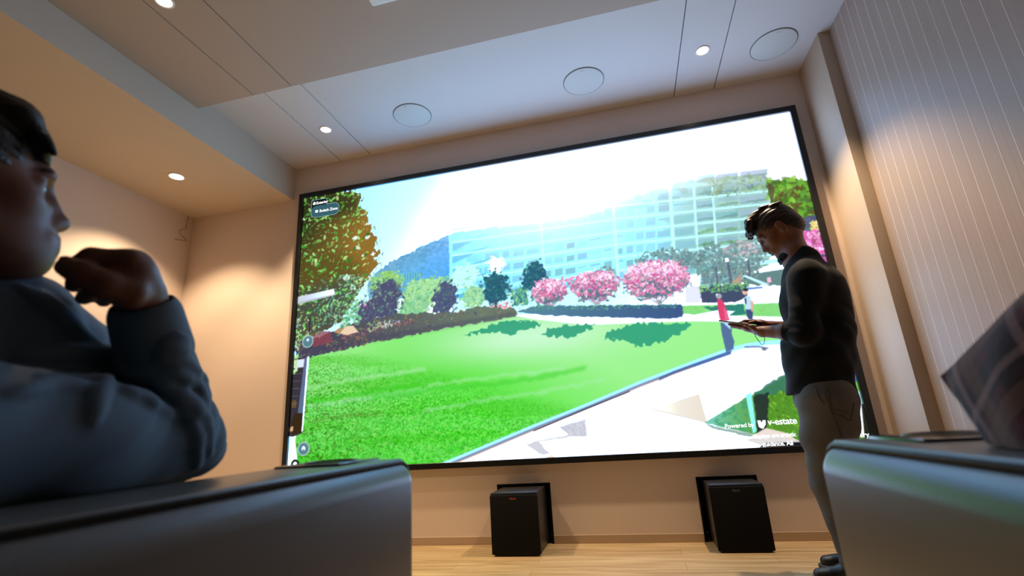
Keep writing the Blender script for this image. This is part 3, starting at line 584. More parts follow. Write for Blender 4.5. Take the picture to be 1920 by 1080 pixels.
# ---------------------------------------------------------------- captions on the picture
ttl('caption_text', 'Powered by', [(797.6,542.7)], .037, .0006)
ttl('brand_text', 'v-estate', [(861.9,541.5)], .055, .0010)
ttl('caption_text', 'displays are artistic', [(836.5,560.3)], .034, .0010)
ttl('caption_text', 'guidance. All', [(848.2,572.9)], .036, .0010)
ttl('caption_text', 'ed', [(981.6,557.2)], .040, .0008)
ttl('caption_text', 'very', [(981.0,566.5)], .040, .0008)
bm = nb(); x, z = cvx([(852.9,539.4)]); s_ = .036
pts = [(-.62, .62), (-.1, .62), (.02, .2), (.25, .62), (.72, .62), (.62, -.1), (.1, -.78), (-.18, -.72), (-.25, -.42), (-.55, -.42)]
f = bm.faces.new([bm.verts.new((x+a*s_, -.0237, z+b_*s_)) for a, b_ in pts]); bmesh.ops.triangulate(bm, faces=[f])
obj('brand_mark', bm, M_txt, led)
# button plate at the top left of the picture
def plate(name, pts, m, dy):
    bm = nb(); f = bm.faces.new([bm.verts.new((p[0], dy, p[1])) for p in pts]); bmesh.ops.triangulate(bm, faces=[f]); return obj(name, bm, m, led)
def rrect(x0, x1, z0, z1, r, n=8):
    o = []
    for cx, cz, a in ((x1-r, z1-r, 0), (x0+r, z1-r, 90), (x0+r, z0+r, 180), (x1-r, z0+r, 270)):
        o += [(cx+r*math.cos(math.radians(a+90*k/n)), cz+r*math.sin(math.radians(a+90*k/n))) for k in range(n+1)]
    return o
M_pl1 = emis('button_edge', lin(150, 190, 196), .9); M_pl2 = emis('button_teal', lin(60, 104, 116), .9); M_pl3 = emis('button_dark', lin(22, 28, 28), .9)
bx, bz = cvx([(18.9,41.3)])
plate('button_outline', rrect(bx, bx+.275, bz-.04, bz+.075, .05), M_pl1, -.0228)
plate('button_outline', rrect(bx, bx+.155, bz-.02, bz+.132, .022), M_pl1, -.0227)
plate('button_tab', rrect(bx+.004, bx+.151, bz-.01, bz+.128, .02), M_pl3, -.0230)
plate('button_plate', rrect(bx+.004, bx+.271, bz-.036, bz+.071, .047), M_pl2, -.0232)
text('button_text', 'Exterior', bx+.05, bz+.084, .036, bold=.0008, dy=-.0240); text('button_text', 'Switch Zone', bx+.085, bz+.004, .036, bold=.0008, dy=-.0240)
plate('button_icon', [(bx+.018, bz+.084), (bx+.044, bz+.084), (bx+.044, bz+.102), (bx+.031, bz+.114), (bx+.018, bz+.102)], M_txt, -.0240)
plate('button_icon', [(bx+.045, bz+.006), (bx+.07, bz+.006), (bx+.072, bz+.026), (bx+.062, bz+.03), (bx+.045, bz+.03)], M_txt, -.0240)

# ================================================================ subwoofers in the wall openings
M_cab = mat('black_vinyl', lin(26, 25, 25), .38, .5, bump=(700, .06)); M_cloth = mat('black_grille_cloth', lin(15, 15, 16), .85, .2, bump=(1500, .3))
M_cop = mat('copper_badge', lin(190, 84, 56), .35, .6, .6); M_gry = mat('grey_badge', lin(110, 106, 104), .4, .5, .5)
def subwoofer(x0, x1, yf, label, mb):
    t = empty('subwoofer', ((x0+x1)/2, yf, 0)); tag(t, label, 'subwoofer', 'black subwoofers under the screen')
    hw = (x1-x0)/2; h = .35
    obj('cabinet', box(nb(), -hw+.004, hw-.004, .016, .40, .016, h, 0, .003), M_cab, t, 30)
    obj('plinth', box(nb(), -hw+.012, hw-.012, .02, .38, 0, .016), M_cab, t)
    obj('front_baffle', box(nb(), -hw+.003, hw-.003, .009, .017, .012, h, 0, .002), M_cab, t, 30)
    obj('grille', box(nb(), -hw, hw, 0, .010, .010, h-.012, 0, .004, 3), M_cloth, t, 30)
    o = text('badge', 'Klipsch', -.024, h-.036, .015, mb, dy=-.0012, parent=t, bold=.0004)
    return t
subwoofer(-.300, -.002, -.320, 'black subwoofer with copper badge in the left wall opening', M_cop)
subwoofer(.984, 1.276, -.272, 'black subwoofer with grey badge in the right wall opening', M_gry)

# ================================================================ seats
M_lea = mat('grey_leather', lin(100, 96, 90), .34, .5, bump=(260, .12), var=(6, .5, lin(94, 89, 83)))
M_pip = mat('leather_piping', lin(62, 60, 60), .5, .4); M_blk = mat('gloss_black_plastic', lin(16, 16, 17), .18, .5)
def recliner(xi, s, yf, label):
    """xi: aisle-side face of the inner arm, s: +1 when the seat lies to the right of it"""
    t = empty('recliner', (xi, yf, 0)); tag(t, label, 'recliner', 'grey leather recliners facing the screen')
    X = lambda a, b_: (min(s*a, s*b_), max(s*a, s*b_))
    AW, SWd, D = .225, .58, 1.0
    def bx_(bm, a, b_, y0, y1, z0, z1, bev, seg=4):
        x0, x1 = X(a, b_); return box(bm, x0, x1, y0, y1, z0, z1, 0, bev, seg)
    obj('base', bx_(nb(), .02, AW*2+SWd-.02, -D+.05, -.06, .04, .24, .015), M_lea, t, 40)
    for a in (0, AW+SWd):
        obj('arm', bx_(nb(), a, a+AW, -D, 0, .05, .690, .040, 7), M_lea, t, 60)
        obj('arm_pad', bx_(nb(), a+.022, a+AW-.022, -D+.01, -.022, .66, .6935, .005, 3), M_lea, t, 60)
        for e in (.020, AW-.020):
            q = s*(a+e)
            pts = [(q, -D+.03, .6875), (q, -.05, .6875), (q, -.030, .6870), (q, -.014, .6800), (q, -.004, .668), (q, .001, .640), (q, .001, .10)]
            bm = nb(); tube(bm, pts, .0034, 8); tag(obj('piping', bm, M_pip, t, smooth=180), 'dark piping')
        bm = nb(); bx_(bm, a+.065, a+.19, -.17, -.03, .690, .6975, .003, 2); pn = obj('cup_holder_panel', bm, M_blk, t, 40)
        cc = (s*(a+.128), -.095, .6975)
        bm = nb(); lathe(bm, [(.046, 0), (.046, .002), (.040, .002), (.038, -.003), (0, -.003)], cc, 32); obj('cup_holder_ring', bm, M_gry, pn, 40)
    for k in range(1):
        obj('seat_cushion', bx_(nb(), AW+.004, AW+SWd-.004, -.80, -.01, .23, .47, .05, 5), M_lea, t, 60)
    obj('backrest', bx_(nb(), AW-.02, AW+SWd+.02, -D-.02, -.76, .30, 1.02, .07, 5), M_lea, t, 60)
    obj('headrest', bx_(nb(), AW+.04, AW+SWd-.04, -D-.01, -.79, .98, 1.16, .06, 5), M_lea, t, 60)
    obj('footrest', bx_(nb(), AW+.01, AW+SWd-.01, -.04, .012, .08, .40, .02, 3), M_lea, t, 60)
    for a in (.06, AW*2+SWd-.06):
        for y_ in (-.10, -D+.10): obj('foot', lathe(nb(), [(0, .045), (.026, .045), (.022, 0), (0, 0)], (s*a, y_, 0), 16), M_blk, t, 40)
    return t
recliner(.194, -1, -2.49, 'grey leather recliner at the left with a seated man leaning on its arm')
recliner(.857, 1, -2.585, 'grey leather recliner at the right with a plaid cushion on its arm')

# plaid cushion on the arm at the right
def plaid():
    m = bpy.data.materials.new('plaid_cloth'); m.use_nodes = True; nt = m.node_tree; N = nt.nodes; L = nt.links
    b = N['Principled BSDF']; b.inputs['Roughness'].default_value = .85; b.inputs['Specular IOR Level'].default_value = .2; b.inputs['Sheen Weight'].default_value = .2
    uv = N.new('ShaderNodeUVMap'); sp = N.new('ShaderNodeSeparateXYZ'); L.new(uv.outputs[0], sp.inputs[0])
    prev = None
    base = N.new('ShaderNodeRGB'); base.outputs[0].default_value = lin(88, 30, 28); prev = base.outputs[0]
    for ax, fr, ph, wd, col, amt in ((0, 3.2, .1, .42, lin(46, 20, 20), .75), (1, 3.2, .35, .42, lin(46, 20, 20), .75), (0, 3.2, .55, .22, lin(120, 84, 62), .55), (1, 3.2, .8, .22, lin(120, 84, 62), .55), (0, 3.2, .74, .10, lin(176, 140, 140), .45), (1, 3.2, .12, .10, lin(176, 140, 140), .45)):
        a = N.new('ShaderNodeMath'); a.operation = 'MULTIPLY_ADD'; a.inputs[1].default_value = fr; a.inputs[2].default_value = ph; L.new(sp.outputs[ax], a.inputs[0])
        f = N.new('ShaderNodeMath'); f.operation = 'FRACT'; L.new(a.outputs[0], f.inputs[0])
        c = N.new('ShaderNodeMath'); c.operation = 'LESS_THAN'; c.inputs[1].default_value = wd; L.new(f.outputs[0], c.inputs[0])
        s_ = N.new('ShaderNodeMath'); s_.operation = 'MULTIPLY'; s_.inputs[1].default_value = amt; L.new(c.outputs[0], s_.inputs[0])
        mx = N.new('ShaderNodeMix'); mx.data_type = 'RGBA'; L.new(s_.outputs[0], mx.inputs[0]); L.new(prev, mx.inputs[6]); mx.inputs[7].default_value = col; prev = mx.outputs[2]
    L.new(prev, b.inputs['Base Color'])
    n = N.new('ShaderNodeTexNoise'); n.inputs['Scale'].default_value = 60; bp = N.new('ShaderNodeBump'); bp.inputs['Strength'].default_value = .3; bp.inputs['Distance'].default_value = .002
    L.new(n.outputs['Fac'], bp.inputs['Height']); L.new(bp.outputs[0], b.inputs['Normal'])
    return m
M_plaid = plaid()
def cushion():
    A = Vector((0.9606,-2.7537,0.7640)); B = Vector((1.0156,-2.8740,0.8533)); D_ = Vector((0.9443,-2.8231,0.6613))
    eu = (B-A); ev = (D_-A); Lc = .30
    eu = eu.normalized(); ev = (ev-eu*ev.dot(eu)*.9).normalized(); nn = eu.cross(ev).normalized()
    N_ = 40; bm = nb(); uvl = bm.loops.layers.uv.new('UVMap'); gr = {}
    for side in (1, -1):
        for i in range(N_+1):
            for j in range(N_+1):
                u = i/N_; v = j/N_; e = min(u, 1-u)*min(v, 1-v)*4
                if side == -1 and (i in (0, N_) or j in (0, N_)): gr[side, i, j] = gr[1, i, j]; continue
                pu = .035*math.sin(PI*v)*(1-2*u)*abs(1-2*u)**1.5; pv_ = .035*math.sin(PI*u)*(1-2*v)*abs(1-2*v)**1.5
                th = .062*(math.sin(PI*u)*math.sin(PI*v))**.42
                th += .004*math.sin(u*19+v*7)*math.sin(PI*u)*math.sin(PI*v)
                p = A+eu*(Lc*(u+pu))+ev*(Lc*(v+pv_))+nn*(side*th)
                gr[side, i, j] = bm.verts.new(p)
        for i in range(N_):
            for j in range(N_):
                q = [(i, j), (i+1, j), (i+1, j+1), (i, j+1)]
                f = bm.faces.new([gr[side, a, b_] for a, b_ in (q if side == 1 else q[::-1])])
                for lp, (a, b_) in zip(f.loops, q if side == 1 else q[::-1]): lp[uvl].uv = (a/N_, b_/N_)
    zb = min(v.co.z for v in bm.verts)
    for v in bm.verts:      # squashed where it rests on the arm
        if v.co.z < .6955: v.co.z = .6955+(v.co.z-.6955)*.01
    t = empty('cushion', (1.02, -2.85, .69)); tag(t, 'maroon plaid cushion resting on the right recliner\'s arm at the photo\'s right edge', 'cushion')
    o = obj('cover', bm, M_plaid, None, 180); o.parent = t; o.matrix_parent_inverse = Matrix.Translation(-Vector(t.location))
    bm = nb(); pts = []
    for k in range(4*12):
        e, f = divmod(k, 12); f /= 12; u, v = ((f, 0), (1, f), (1-f, 1), (0, 1-f))[e]
        pu = .035*math.sin(PI*v)*(1-2*u)*abs(1-2*u)**1.5; pv_ = .035*math.sin(PI*u)*(1-2*v)*abs(1-2*v)**1.5
        p = A+eu*(Lc*(u+pu))+ev*(Lc*(v+pv_)); p.z = max(p.z, .6995); pts.append(p)
    tube(bm, pts, .004, 8, True); o = obj('piping', bm, mat('maroon_piping', lin(150, 120, 120), .8), None, 180); o.parent = t; o.matrix_parent_inverse = Matrix.Translation(-Vector(t.location))
cushion()

from mathutils.bvhtree import BVHTree
# ================================================================ figures: smooth-blended volumes turned into one skin
def fr(fwd, up=(0, 0, 1)):
    f = Vector(fwd).normalized(); l = Vector(up).cross(f).normalized(); u = f.cross(l)
    return np.array([f, l, u], np.float32)          # rows: forward, left, up
class Vol:
    def __init__(s, lo, hi, h):
        s.lo = np.array(lo, np.float32); s.h = h; n = np.ceil((np.array(hi)-lo)/h).astype(int)+1
        s.ax = [(s.lo[i]+h*np.arange(n[i])).astype(np.float32) for i in range(3)]; s.F = np.full(n, .2, np.float32)
    def win(s, lo, hi):
        sl = []
        for i in range(3):
            a = int(max(0, math.floor((lo[i]-s.lo[i])/s.h))); b_ = int(min(len(s.ax[i]), math.ceil((hi[i]-s.lo[i])/s.h)+1)); sl.append(slice(a, max(a, b_)))
        X, Y, Z = (s.ax[i][sl[i]] for i in range(3)); return tuple(sl), X[:, None, None], Y[None, :, None], Z[None, None, :]
    def mix(s, sl, d, k, op):
        A = s.F[sl]
        if A.size == 0: return
        if op == 'add':
            hh = np.maximum(k-np.abs(A-d), 0)/max(k, 1e-6); s.F[sl] = np.minimum(A, d)-hh*hh*k*.25
        else:
            d = -d; hh = np.maximum(k-np.abs(A-d), 0)/max(k, 1e-6); s.F[sl] = np.maximum(A, d)+hh*hh*k*.25
    def cone(s, a, b_, ra, rb, k=.02, op='add', flat=None):
        a = np.array(a, np.float32); b_ = np.array(b_, np.float32); m = max(ra, rb)*(1 if flat is None else max(1, flat[1]))+k+.03
        sl, X, Y, Z = s.win(np.minimum(a, b_)-m, np.maximum(a, b_)+m); ba = b_-a; L2 = float(ba@ba)+1e-9
        px, py, pz = X-a[0], Y-a[1], Z-a[2]; t = np.clip((px*ba[0]+py*ba[1]+pz*ba[2])/L2, 0, 1)
        qx, qy, qz = px-t*ba[0], py-t*ba[1], pz-t*ba[2]
        if flat is not None:       # widen by flat[1] across the direction flat[0]
            n = np.array(flat[0], np.float32); n = n/np.linalg.norm(n); c = (qx*n[0]+qy*n[1]+qz*n[2])*(1-1/flat[1]); qx = qx-c*n[0]; qy = qy-c*n[1]; qz = qz-c*n[2]
        s.mix(sl, np.sqrt(qx*qx+qy*qy+qz*qz)-(ra+(rb-ra)*t), k, op)
    def ell(s, c, r, R=None, k=.02, op='add'):
        c = np.array(c, np.float32); r = np.array(r, np.float32); m = r.max()+k+.03; sl, X, Y, Z = s.win(c-m, c+m); X, Y, Z = X-c[0], Y-c[1], Z-c[2]
        if R is None: q = (X/r[0], Y/r[1], Z/r[2])
        else: q = tuple((X*R[i][0]+Y*R[i][1]+Z*R[i][2])/r[i] for i in range(3))
        k0 = np.sqrt(q[0]**2+q[1]**2+q[2]**2)+1e-6; k1 = np.sqrt((q[0]/r[0])**2+(q[1]/r[1])**2+(q[2]/r[2])**2)+1e-6
        s.mix(sl, k0*(k0-1)/k1, k, op)
    def chain(s, pts, rs, k=.02, op='add', flat=None):
        for i in range(len(pts)-1): s.cone(pts[i], pts[i+1], rs[i], rs[i+1], k, op, flat)
    def plane(s, p, n, k=.004, op='cut'):      # remove what lies on the side n points to
        X, Y, Z = s.ax[0][:, None, None], s.ax[1][None, :, None], s.ax[2][None, None, :]; n = np.array(n, np.float32); n = n/np.linalg.norm(n)
        d = -((X-p[0])*n[0]+(Y-p[1])*n[1]+(Z-p[2])*n[2]); s.mix((slice(None),)*3, d, k, 'cut')
    def slab(s, lo, hi):       # remove a box
        c = (np.array(lo, np.float32)+hi)/2; h_ = (np.array(hi, np.float32)-lo)/2; sl, X, Y, Z = s.win(np.array(lo)-.03, np.array(hi)+.03)
        qx, qy, qz = np.abs(X-c[0])-h_[0], np.abs(Y-c[1])-h_[1], np.abs(Z-c[2])-h_[2]
        s.mix(sl, np.maximum(np.maximum(qx, qy), qz), .004, 'cut')
    def ripple(s, fn):
        X, Y, Z = s.ax[0][:, None, None], s.ax[1][None, :, None], s.ax[2][None, None, :]; s.F = s.F+fn(X, Y, Z).astype(np.float32)
    def mesh(s, name):
        F = s.F; F[0] = F[-1] = np.maximum(F[0], .01); F[:, 0] = np.maximum(F[:, 0], .01); F[:, -1] = np.maximum(F[:, -1], .01); F[:, :, 0] = np.maximum(F[:, :, 0], .01); F[:, :, -1] = np.maximum(F[:, :, -1], .01); F[0] = np.maximum(F[0], .01); F[-1] = np.maximum(F[-1], .01)
        ins = F < 0; n = np.array(F.shape)-1; cnt = np.zeros(n, np.int8)
        C = [(i, j, k) for i in (0, 1) for j in (0, 1) for k in (0, 1)]
        for i, j, k in C: cnt += ins[i:i+n[0], j:j+n[1], k:k+n[2]]
        I = np.argwhere((cnt > 0) & (cnt < 8)); idx = np.full(n, -1, np.int64); idx[tuple(I.T)] = np.arange(len(I)); acc = np.zeros((len(I), 3)); w_ = np.zeros(len(I))
        for a in C:
            for ax in range(3):
                if a[ax]: continue
                b_ = list(a); b_[ax] = 1
                fa = F[tuple((I+a).T)]; fb = F[tuple((I+b_).T)]; m = (fa < 0) != (fb < 0); t = np.where(m, fa/np.where(m, fa-fb, 1), 0)
                p = np.array(a)+t[:, None]*(np.array(b_)-a); acc += p*m[:, None]; w_ += m
        V = s.lo+(I+acc/w_[:, None])*s.h; faces = []
        for ax in range(3):
            u, v = (ax+1) % 3, (ax+2) % 3; sh = [slice(1, n[0]), slice(1, n[1]), slice(1, n[2])]; sh[ax] = slice(0, n[ax]); s2 = list(sh); s2[ax] = slice(1, n[ax]+1)
            ia = ins[tuple(sh)]; E = np.argwhere(ia != ins[tuple(s2)]); off = np.array([1, 1, 1]); off[ax] = 0; E = E+off; up = ins[tuple(E.T)]
            def cell(du, dv): q = E.copy(); q[:, u] -= du; q[:, v] -= dv; return idx[tuple(q.T)]
            Q = np.stack([cell(1, 1), cell(0, 1), cell(0, 0), cell(1, 0)], 1); Q[~up] = Q[~up][:, ::-1]; faces.append(Q)
        Q = np.concatenate(faces); me = bpy.data.meshes.new(name); me.vertices.add(len(V)); me.vertices.foreach_set('co', V.astype(np.float32).ravel()); me.loops.add(Q.size); me.loops.foreach_set('vertex_index', Q.ravel().astype(np.int32)); me.polygons.add(len(Q)); me.polygons.foreach_set('loop_start', np.arange(0, Q.size, 4, dtype=np.int32)); me.update(calc_edges=True); me.validate(); return me
def vobj(name, vol, m, parent):
    o = link(name, vol.mesh(name), m, parent, 180); o.matrix_parent_inverse = Matrix.Translation(-Vector(parent.location)); return o
def keep(o, parent): o.parent = parent; o.matrix_parent_inverse = Matrix.Translation(-Vector(parent.location)); return o

M_skin = mat('brown_skin', lin(122, 78, 58), .48, .4, bump=(350, .05), var=(30, .35, lin(110, 68, 50)), sss=.08)
M_hair = mat('black_hair', lin(20, 15, 13), .38, .5, bump=(240, .5)); M_hairb = mat('dark_brown_hair', lin(40, 25, 17), .38, .5, bump=(260, .5))
M_eye = mat('eye_white', lin(205, 205, 205), .15, .6); M_iris = mat('iris_brown', lin(30, 18, 12), .1, .6); M_brow = mat('brow_hair', lin(22, 16, 14), .7, .2)
def head(V, c, R, S):
    """c centre of the skull between the ears, R rows forward/left/up, S scale"""
    T = lambda x, y, z: np.array(c, np.float32)+S*(x*R[0]+y*R[1]+z*R[2])
    E = lambda p, r, k=.015, op='add': V.ell(T(*p), np.array(r)*S, R, k*S, op)
    Cn = lambda a, b_, ra, rb, k=.012, op='add': V.cone(T(*a), T(*b_), ra*S, rb*S, k*S, op)
    E((-.008, 0, .035), (.098, .077, .088)); E((.024, 0, -.028), (.066, .052, .078), .03); E((-.03, 0, -.03), (.06, .058, .06), .03)
    for y in (-1, 1):
        Cn((.0, y*.053, -.042), (.070, y*.012, -.097), .017, .014, .03); E((.056, y*.040, -.024), (.026, .021, .022), .025)
    E((.086, 0, -.099), (.017, .018, .015), .016); Cn((.089, -.026, .022), (.089, .026, .022), .014, .014, .02)
    E((.078, 0, -.074), (.025, .025, .032), .018); E((.084, 0, -.022), (.022, .016, .034), .015); E((.068, 0, -.034), (.028, .038, .036), .03)
    Cn((.093, 0, .010), (.114, 0, -.034), .0085, .011, .014); E((.1155, 0, -.0385), (.0115, .0115, .0105), .01)
    for y in (-1, 1): E((.104, y*.0125, -.0435), (.0115, .008, .0085), .008)
    for y in (-1, 1): E((.108, y*.0065, -.052), (.006, .0042, .0045), .004, 'cut')
    Cn((.097, -.019, -.0675), (.1085, 0, -.0650), .006, .0075, .008); Cn((.1085, 0, -.0650), (.097, .019, -.0675), .0075, .006, .008)
    Cn((.095, -.017, -.0775), (.1050, 0, -.0785), .006, .0085, .008); Cn((.1050, 0, -.0785), (.095, .017, -.0775), .0085, .006, .008)
    Cn((.115, 0, -.0718), (.102, -.018, -.0725), .0022, .0010, .003, 'cut'); Cn((.115, 0, -.0718), (.102, .018, -.0725), .0022, .0010, .003, 'cut')
    E((.106, 0, -.0890), (.010, .022, .0055), .008, 'cut')
    for y in (-1, 1):
        E((.100, y*.033, .000), (.017, .019, .013), .014, 'cut'); E((.074, y*.032, -.001), (.0155, .0165, .0145), .006)
        E((.0805, y*.032, .005), (.0105, .0145, .0085), .004); E((.0795, y*.032, -.0085), (.0095, .0135, .0055), .004); E((.089, y*.032, -.0022), (.006, .010, .0026), .002, 'cut')
        E((-.004, y*.078, -.012), (.019, .007, .032), .008); E((.004, y*.085, -.010), (.009, .006, .017), .004, 'cut'); E((.002, y*.080, -.040), (.010, .006, .009), .006)
    return T
def face_bits(T, S, R, parent, col=None):
    for y in (-1, 1):
        bm = nb(); bmesh.ops.create_uvsphere(bm, u_segments=20, v_segments=12, radius=.0125*S); bmesh.ops.translate(bm, verts=bm.verts, vec=Vector(T(.0775, y*.032, -.0015))); e = obj('eye', bm, M_eye, None, 180); keep(e, parent)
        bm = nb(); bmesh.ops.create_uvsphere(bm, u_segments=16, v_segments=10, radius=.0078*S); bmesh.ops.translate(bm, verts=bm.verts, vec=Vector(T(.0832, y*.0315, -.0025))); i_ = obj('iris', bm, M_iris, None, 180); i_.parent = e
        bm = nb(); tube(bm, [T(.1005, y*.016, .0205), T(.0985, y*.026, .0255), T(.0915, y*.040, .0265), T(.080, y*.052, .0205)], [.002*S, .0032*S, .003*S, .0015*S], 8); keep(obj('eyebrow', bm, M_brow, None, 180), parent)

# ---------------------------------------------------------------- standing young man with a tablet
man = empty('person', (1.41, -.68, 0)); tag(man, 'young man standing in black shirt and grey jeans looking down at a tablet', 'person')
SM = 1.0
hc = np.array((1.4956,-0.7012,1.6723)); f0 = np.array((-.9707, .2402, 0)); pt = math.radians(33)
RH = fr(f0*math.cos(pt)+np.array((0, 0, -math.sin(pt))), f0*math.sin(pt)+np.array((0, 0, math.cos(pt))))
LV = np.array((-.2402, -.9707, 0))
B = Vol((.85, -1.15, -.01), (1.75, -.15, 1.86), .006)
TH = head(B, hc, RH, 1.06)
nk = np.array((1.5431,-0.7129,1.5178)); chest = np.array((1.5754,-0.7209,1.3160)); waist = np.array((1.5496,-0.7146,1.0302)); hip = np.array((1.5301,-0.7097,0.7844))
B.chain([TH(-.03, 0, -.05), nk], [.054, .056], .02)
B.cone(nk, chest, .06, .09, .05, flat=(LV, 1.5)); B.cone(chest, waist, .095, .085, .06, flat=(LV, 1.45)); B.cone(waist, hip, .085, .092, .06, flat=(LV, 1.5))
shl, shr = np.array((1.5116,-0.8854,1.3487)), np.array((1.6056,-0.5481,1.4580))
B.cone(shl, shr, .05, .05, .04)
elL = np.array((1.4386,-0.9086,1.0840)); wrL = np.array((1.2994,-0.7608,1.1236)); elR = np.array((1.5627,-0.4860,1.1556)); wrR = np.array((1.3959,-0.5838,1.1762))
for sh, el, wr in ((shl, elL, wrL), (shr, elR, wrR)):
    B.chain([sh, el], [.050, .040], .03); B.chain([el, el*.6+wr*.4, wr], [.039, .038, .026], .02)
# left hand under the tablet, four fingers bent up around the edge, thumb on the near side
pal = [np.array((1.2862,-0.7369,1.1318)), np.array((1.2371,-0.7093,1.1529))]
B.cone(wrL, pal[0], .026, .021, .012, flat=(LV, 1.3)); B.cone(pal[0], pal[1], .0165, .0135, .012, flat=(LV, 2.3))
for o_, e_, r_ in ((.048, 2, .0082), (.026, -2, .0085), (.004, -3, .0085), (-.018, 0, .0075)):
    k0 = np.array((1.2423,-0.7106,1.1550)); k0 = k0+LV*(o_-.02); d1 = np.array((1.2053,-0.7014,1.1704))-np.array((1.2423,-0.7106,1.1550)); tip = np.array((1.1743,-0.6938,1.1808))-np.array((1.2053,-0.7014,1.1704)); sc_ = 1+.03*e_
    B.chain([k0, k0+d1*sc_, k0+(d1+tip*.75)*sc_, k0+(d1+tip*1.1)*sc_+np.array((0, 0, .002))], [r_*1.1, r_, r_*.95, r_*.85], .006)
B.chain([np.array((1.2806,-0.7613,1.1310)), np.array((1.2523,-0.7697,1.1517)), np.array((1.2325,-0.7576,1.1685)), np.array((1.2221,-0.7417,1.1782))], [.012, .0105, .009, .0085], .008)
# right hand over the far side of the tablet, index finger reaching to the glass
B.cone(wrR, np.array((1.3442,-0.5916,1.1949)), .024, .019, .012, flat=(LV, 1.6)); B.cone(np.array((1.3442,-0.5916,1.1949)), np.array((1.3135,-0.5943,1.2065)), .0165, .013, .012, flat=(LV, 2.2))
for o_, ln, dz in ((.03, 1.15, -.012), (.008, .8, -.03), (-.014, .72, -.034), (-.034, .6, -.034)):
    k0 = np.array((1.3085,-0.5931,1.2073))+LV*o_; d1 = f0*.034*ln
    B.chain([k0, k0+d1+np.array((0, 0, .004)), k0+d1*1.7+np.array((0, 0, dz*.4)), k0+d1*2.1+np.array((0, 0, dz*.75))], [.0095, .0088, .008, .007], .006)
B.chain([np.array((1.3341,-0.6303,1.1886)), np.array((1.2996,-0.6475,1.1949)), np.array((1.2748,-0.6517,1.1938))], [.012, .010, .0085], .008)
knl, knr = np.array((1.4472,-0.7819,0.4071)), np.array((1.5271,-0.5854,0.4184)); anl, anr = np.array((1.4740,-0.7989,0.1031)), np.array((1.5717,-0.5861,0.0829))
for s_, kn, an in ((.09, knl, anl), (-.09, knr, anr)):
    B.chain([hip+LV*s_, kn, an], [.085, .055, .042], .03); an2 = an.copy(); an2[2] = .05; B.cone(an, an2, .042, .04, .02); B.cone(an2, an2+f0*.10-np.array((0, 0, .02)), .030, .022, .02, flat=((LV), 1.15))
vobj('body', B, M_skin, man); face_bits(TH, 1.06, RH, man)
# hair: short back and sides, longer swept top
Hh = Vol(hc-.2, hc+.2, .0035); E = lambda p, r, k=.02, op='add': Hh.ell(TH(*p), np.array(r)*1.06, RH, k, op)
Cn = lambda a, b_, ra, rb, k=.012, op='add': Hh.cone(TH(*a), TH(*b_), ra*1.06, rb*1.06, k, op)
E((-.014, 0, .045), (.103, .082, .094)); E((-.055, 0, -.005), (.056, .071, .066), .03); E((-.068, 0, -.036), (.042, .060, .046), .03)
E((.110, 0, -.046), (.092, .11, .088), .012, 'cut'); E((.02, .085, -.075), (.075, .06, .06), .01, 'cut'); E((.02, -.085, -.075), (.075, .06, .06), .01, 'cut')
for y in (-1, 1): E((-.002, y*.086, -.012), (.022, .02, .032), .006, 'cut')
rh = random.Random(3)
for k in range(26):      # locks swept forward over the brow
    y = -.058+.116*k/25; a = (.015+rh.uniform(-.03, .03), y*.7, .122+rh.uniform(-.004, .006)); m_ = (.070+rh.uniform(-.008, .008), y*.95+rh.uniform(-.008, .008), .112+rh.uniform(-.004, .008)); t_ = (.110+rh.uniform(-.014, .010), y*1.05+rh.uniform(-.012, .012), .080+rh.uniform(-.016, .012))
    Cn(a, m_, .016, .015, .012); Cn(m_, t_, .015, .006, .010)
for k in range(14):
    th = rh.uniform(-1.2, 1.2); Cn((-.02, .05*math.sin(th), .125), (-.085+rh.uniform(-.01, .01), .07*math.sin(th), .085), .012, .008, .012)
def strands(c, R, S, amp, fr_):
    def f(X, Y, Z):
        a = ((X-c[0])*R[0][0]+(Y-c[1])*R[0][1]+(Z-c[2])*R[0][2])/S; l = ((X-c[0])*R[1][0]+(Y-c[1])*R[1][1]+(Z-c[2])*R[1][2])/S; u = ((X-c[0])*R[2][0]+(Y-c[1])*R[2][1]+(Z-c[2])*R[2][2])/S
        th = np.arctan2(l, u+.02)*9*fr_; return amp*(np.sin(th*1.7+np.sin(a*60)*.8)+.6*np.sin(th*3.3+a*50)+.5*np.sin(a*95+th))
    return f
Hh.ripple(strands(hc, RH, 1.06, .0011, 2.2)); vobj('hair', Hh, M_hairb, man)
# shirt
M_shirt = mat('black_shirt', lin(11, 12, 14), .8, .15, bump=(420, .2), sheen=.05)
M_thread = mat('dark_button', lin(36, 37, 40), .35, .5)
T_ = Vol((1.0, -1.15, .70), (1.80, -.15, 1.70), .006)
bk = np.array((1.6173,-0.7313,1.4368)); ch2 = np.array((1.5720,-0.7201,1.2741)); w2 = np.array((1.5424,-0.7128,1.0044)); h2_ = np.array((1.5117,-0.7052,0.7681))
T_.cone(np.array((1.5722,-0.7201,1.4699)), ch2, .082, .128, .06, flat=(LV, 1.45)); T_.cone(ch2, w2, .128, .140, .08, flat=(LV, 1.32)); T_.cone(w2, h2_, .140, .150, .08, flat=(LV, 1.25))
T_.cone(np.array((1.6425,-0.7375,1.3316)), np.array((1.6414,-0.7373,1.1248)), .07, .08, .08, flat=(LV, 1.7))
T_.cone(shl, shr, .074, .074, .05)
T_.chain([shl, elL], [.074, .062], .035); T_.cone(elL, elL*.70+wrL*.30, .061, .050, .03); T_.chain([shr, elR], [.074, .062], .035); T_.cone(elR, elR*.70+wrR*.30, .060, .050, .03)
T_.ell(np.array((1.4899,-0.6998,0.7800))-np.array((0, 0, .09)), (.16, .40, .125), fr(f0), .01, 'cut')
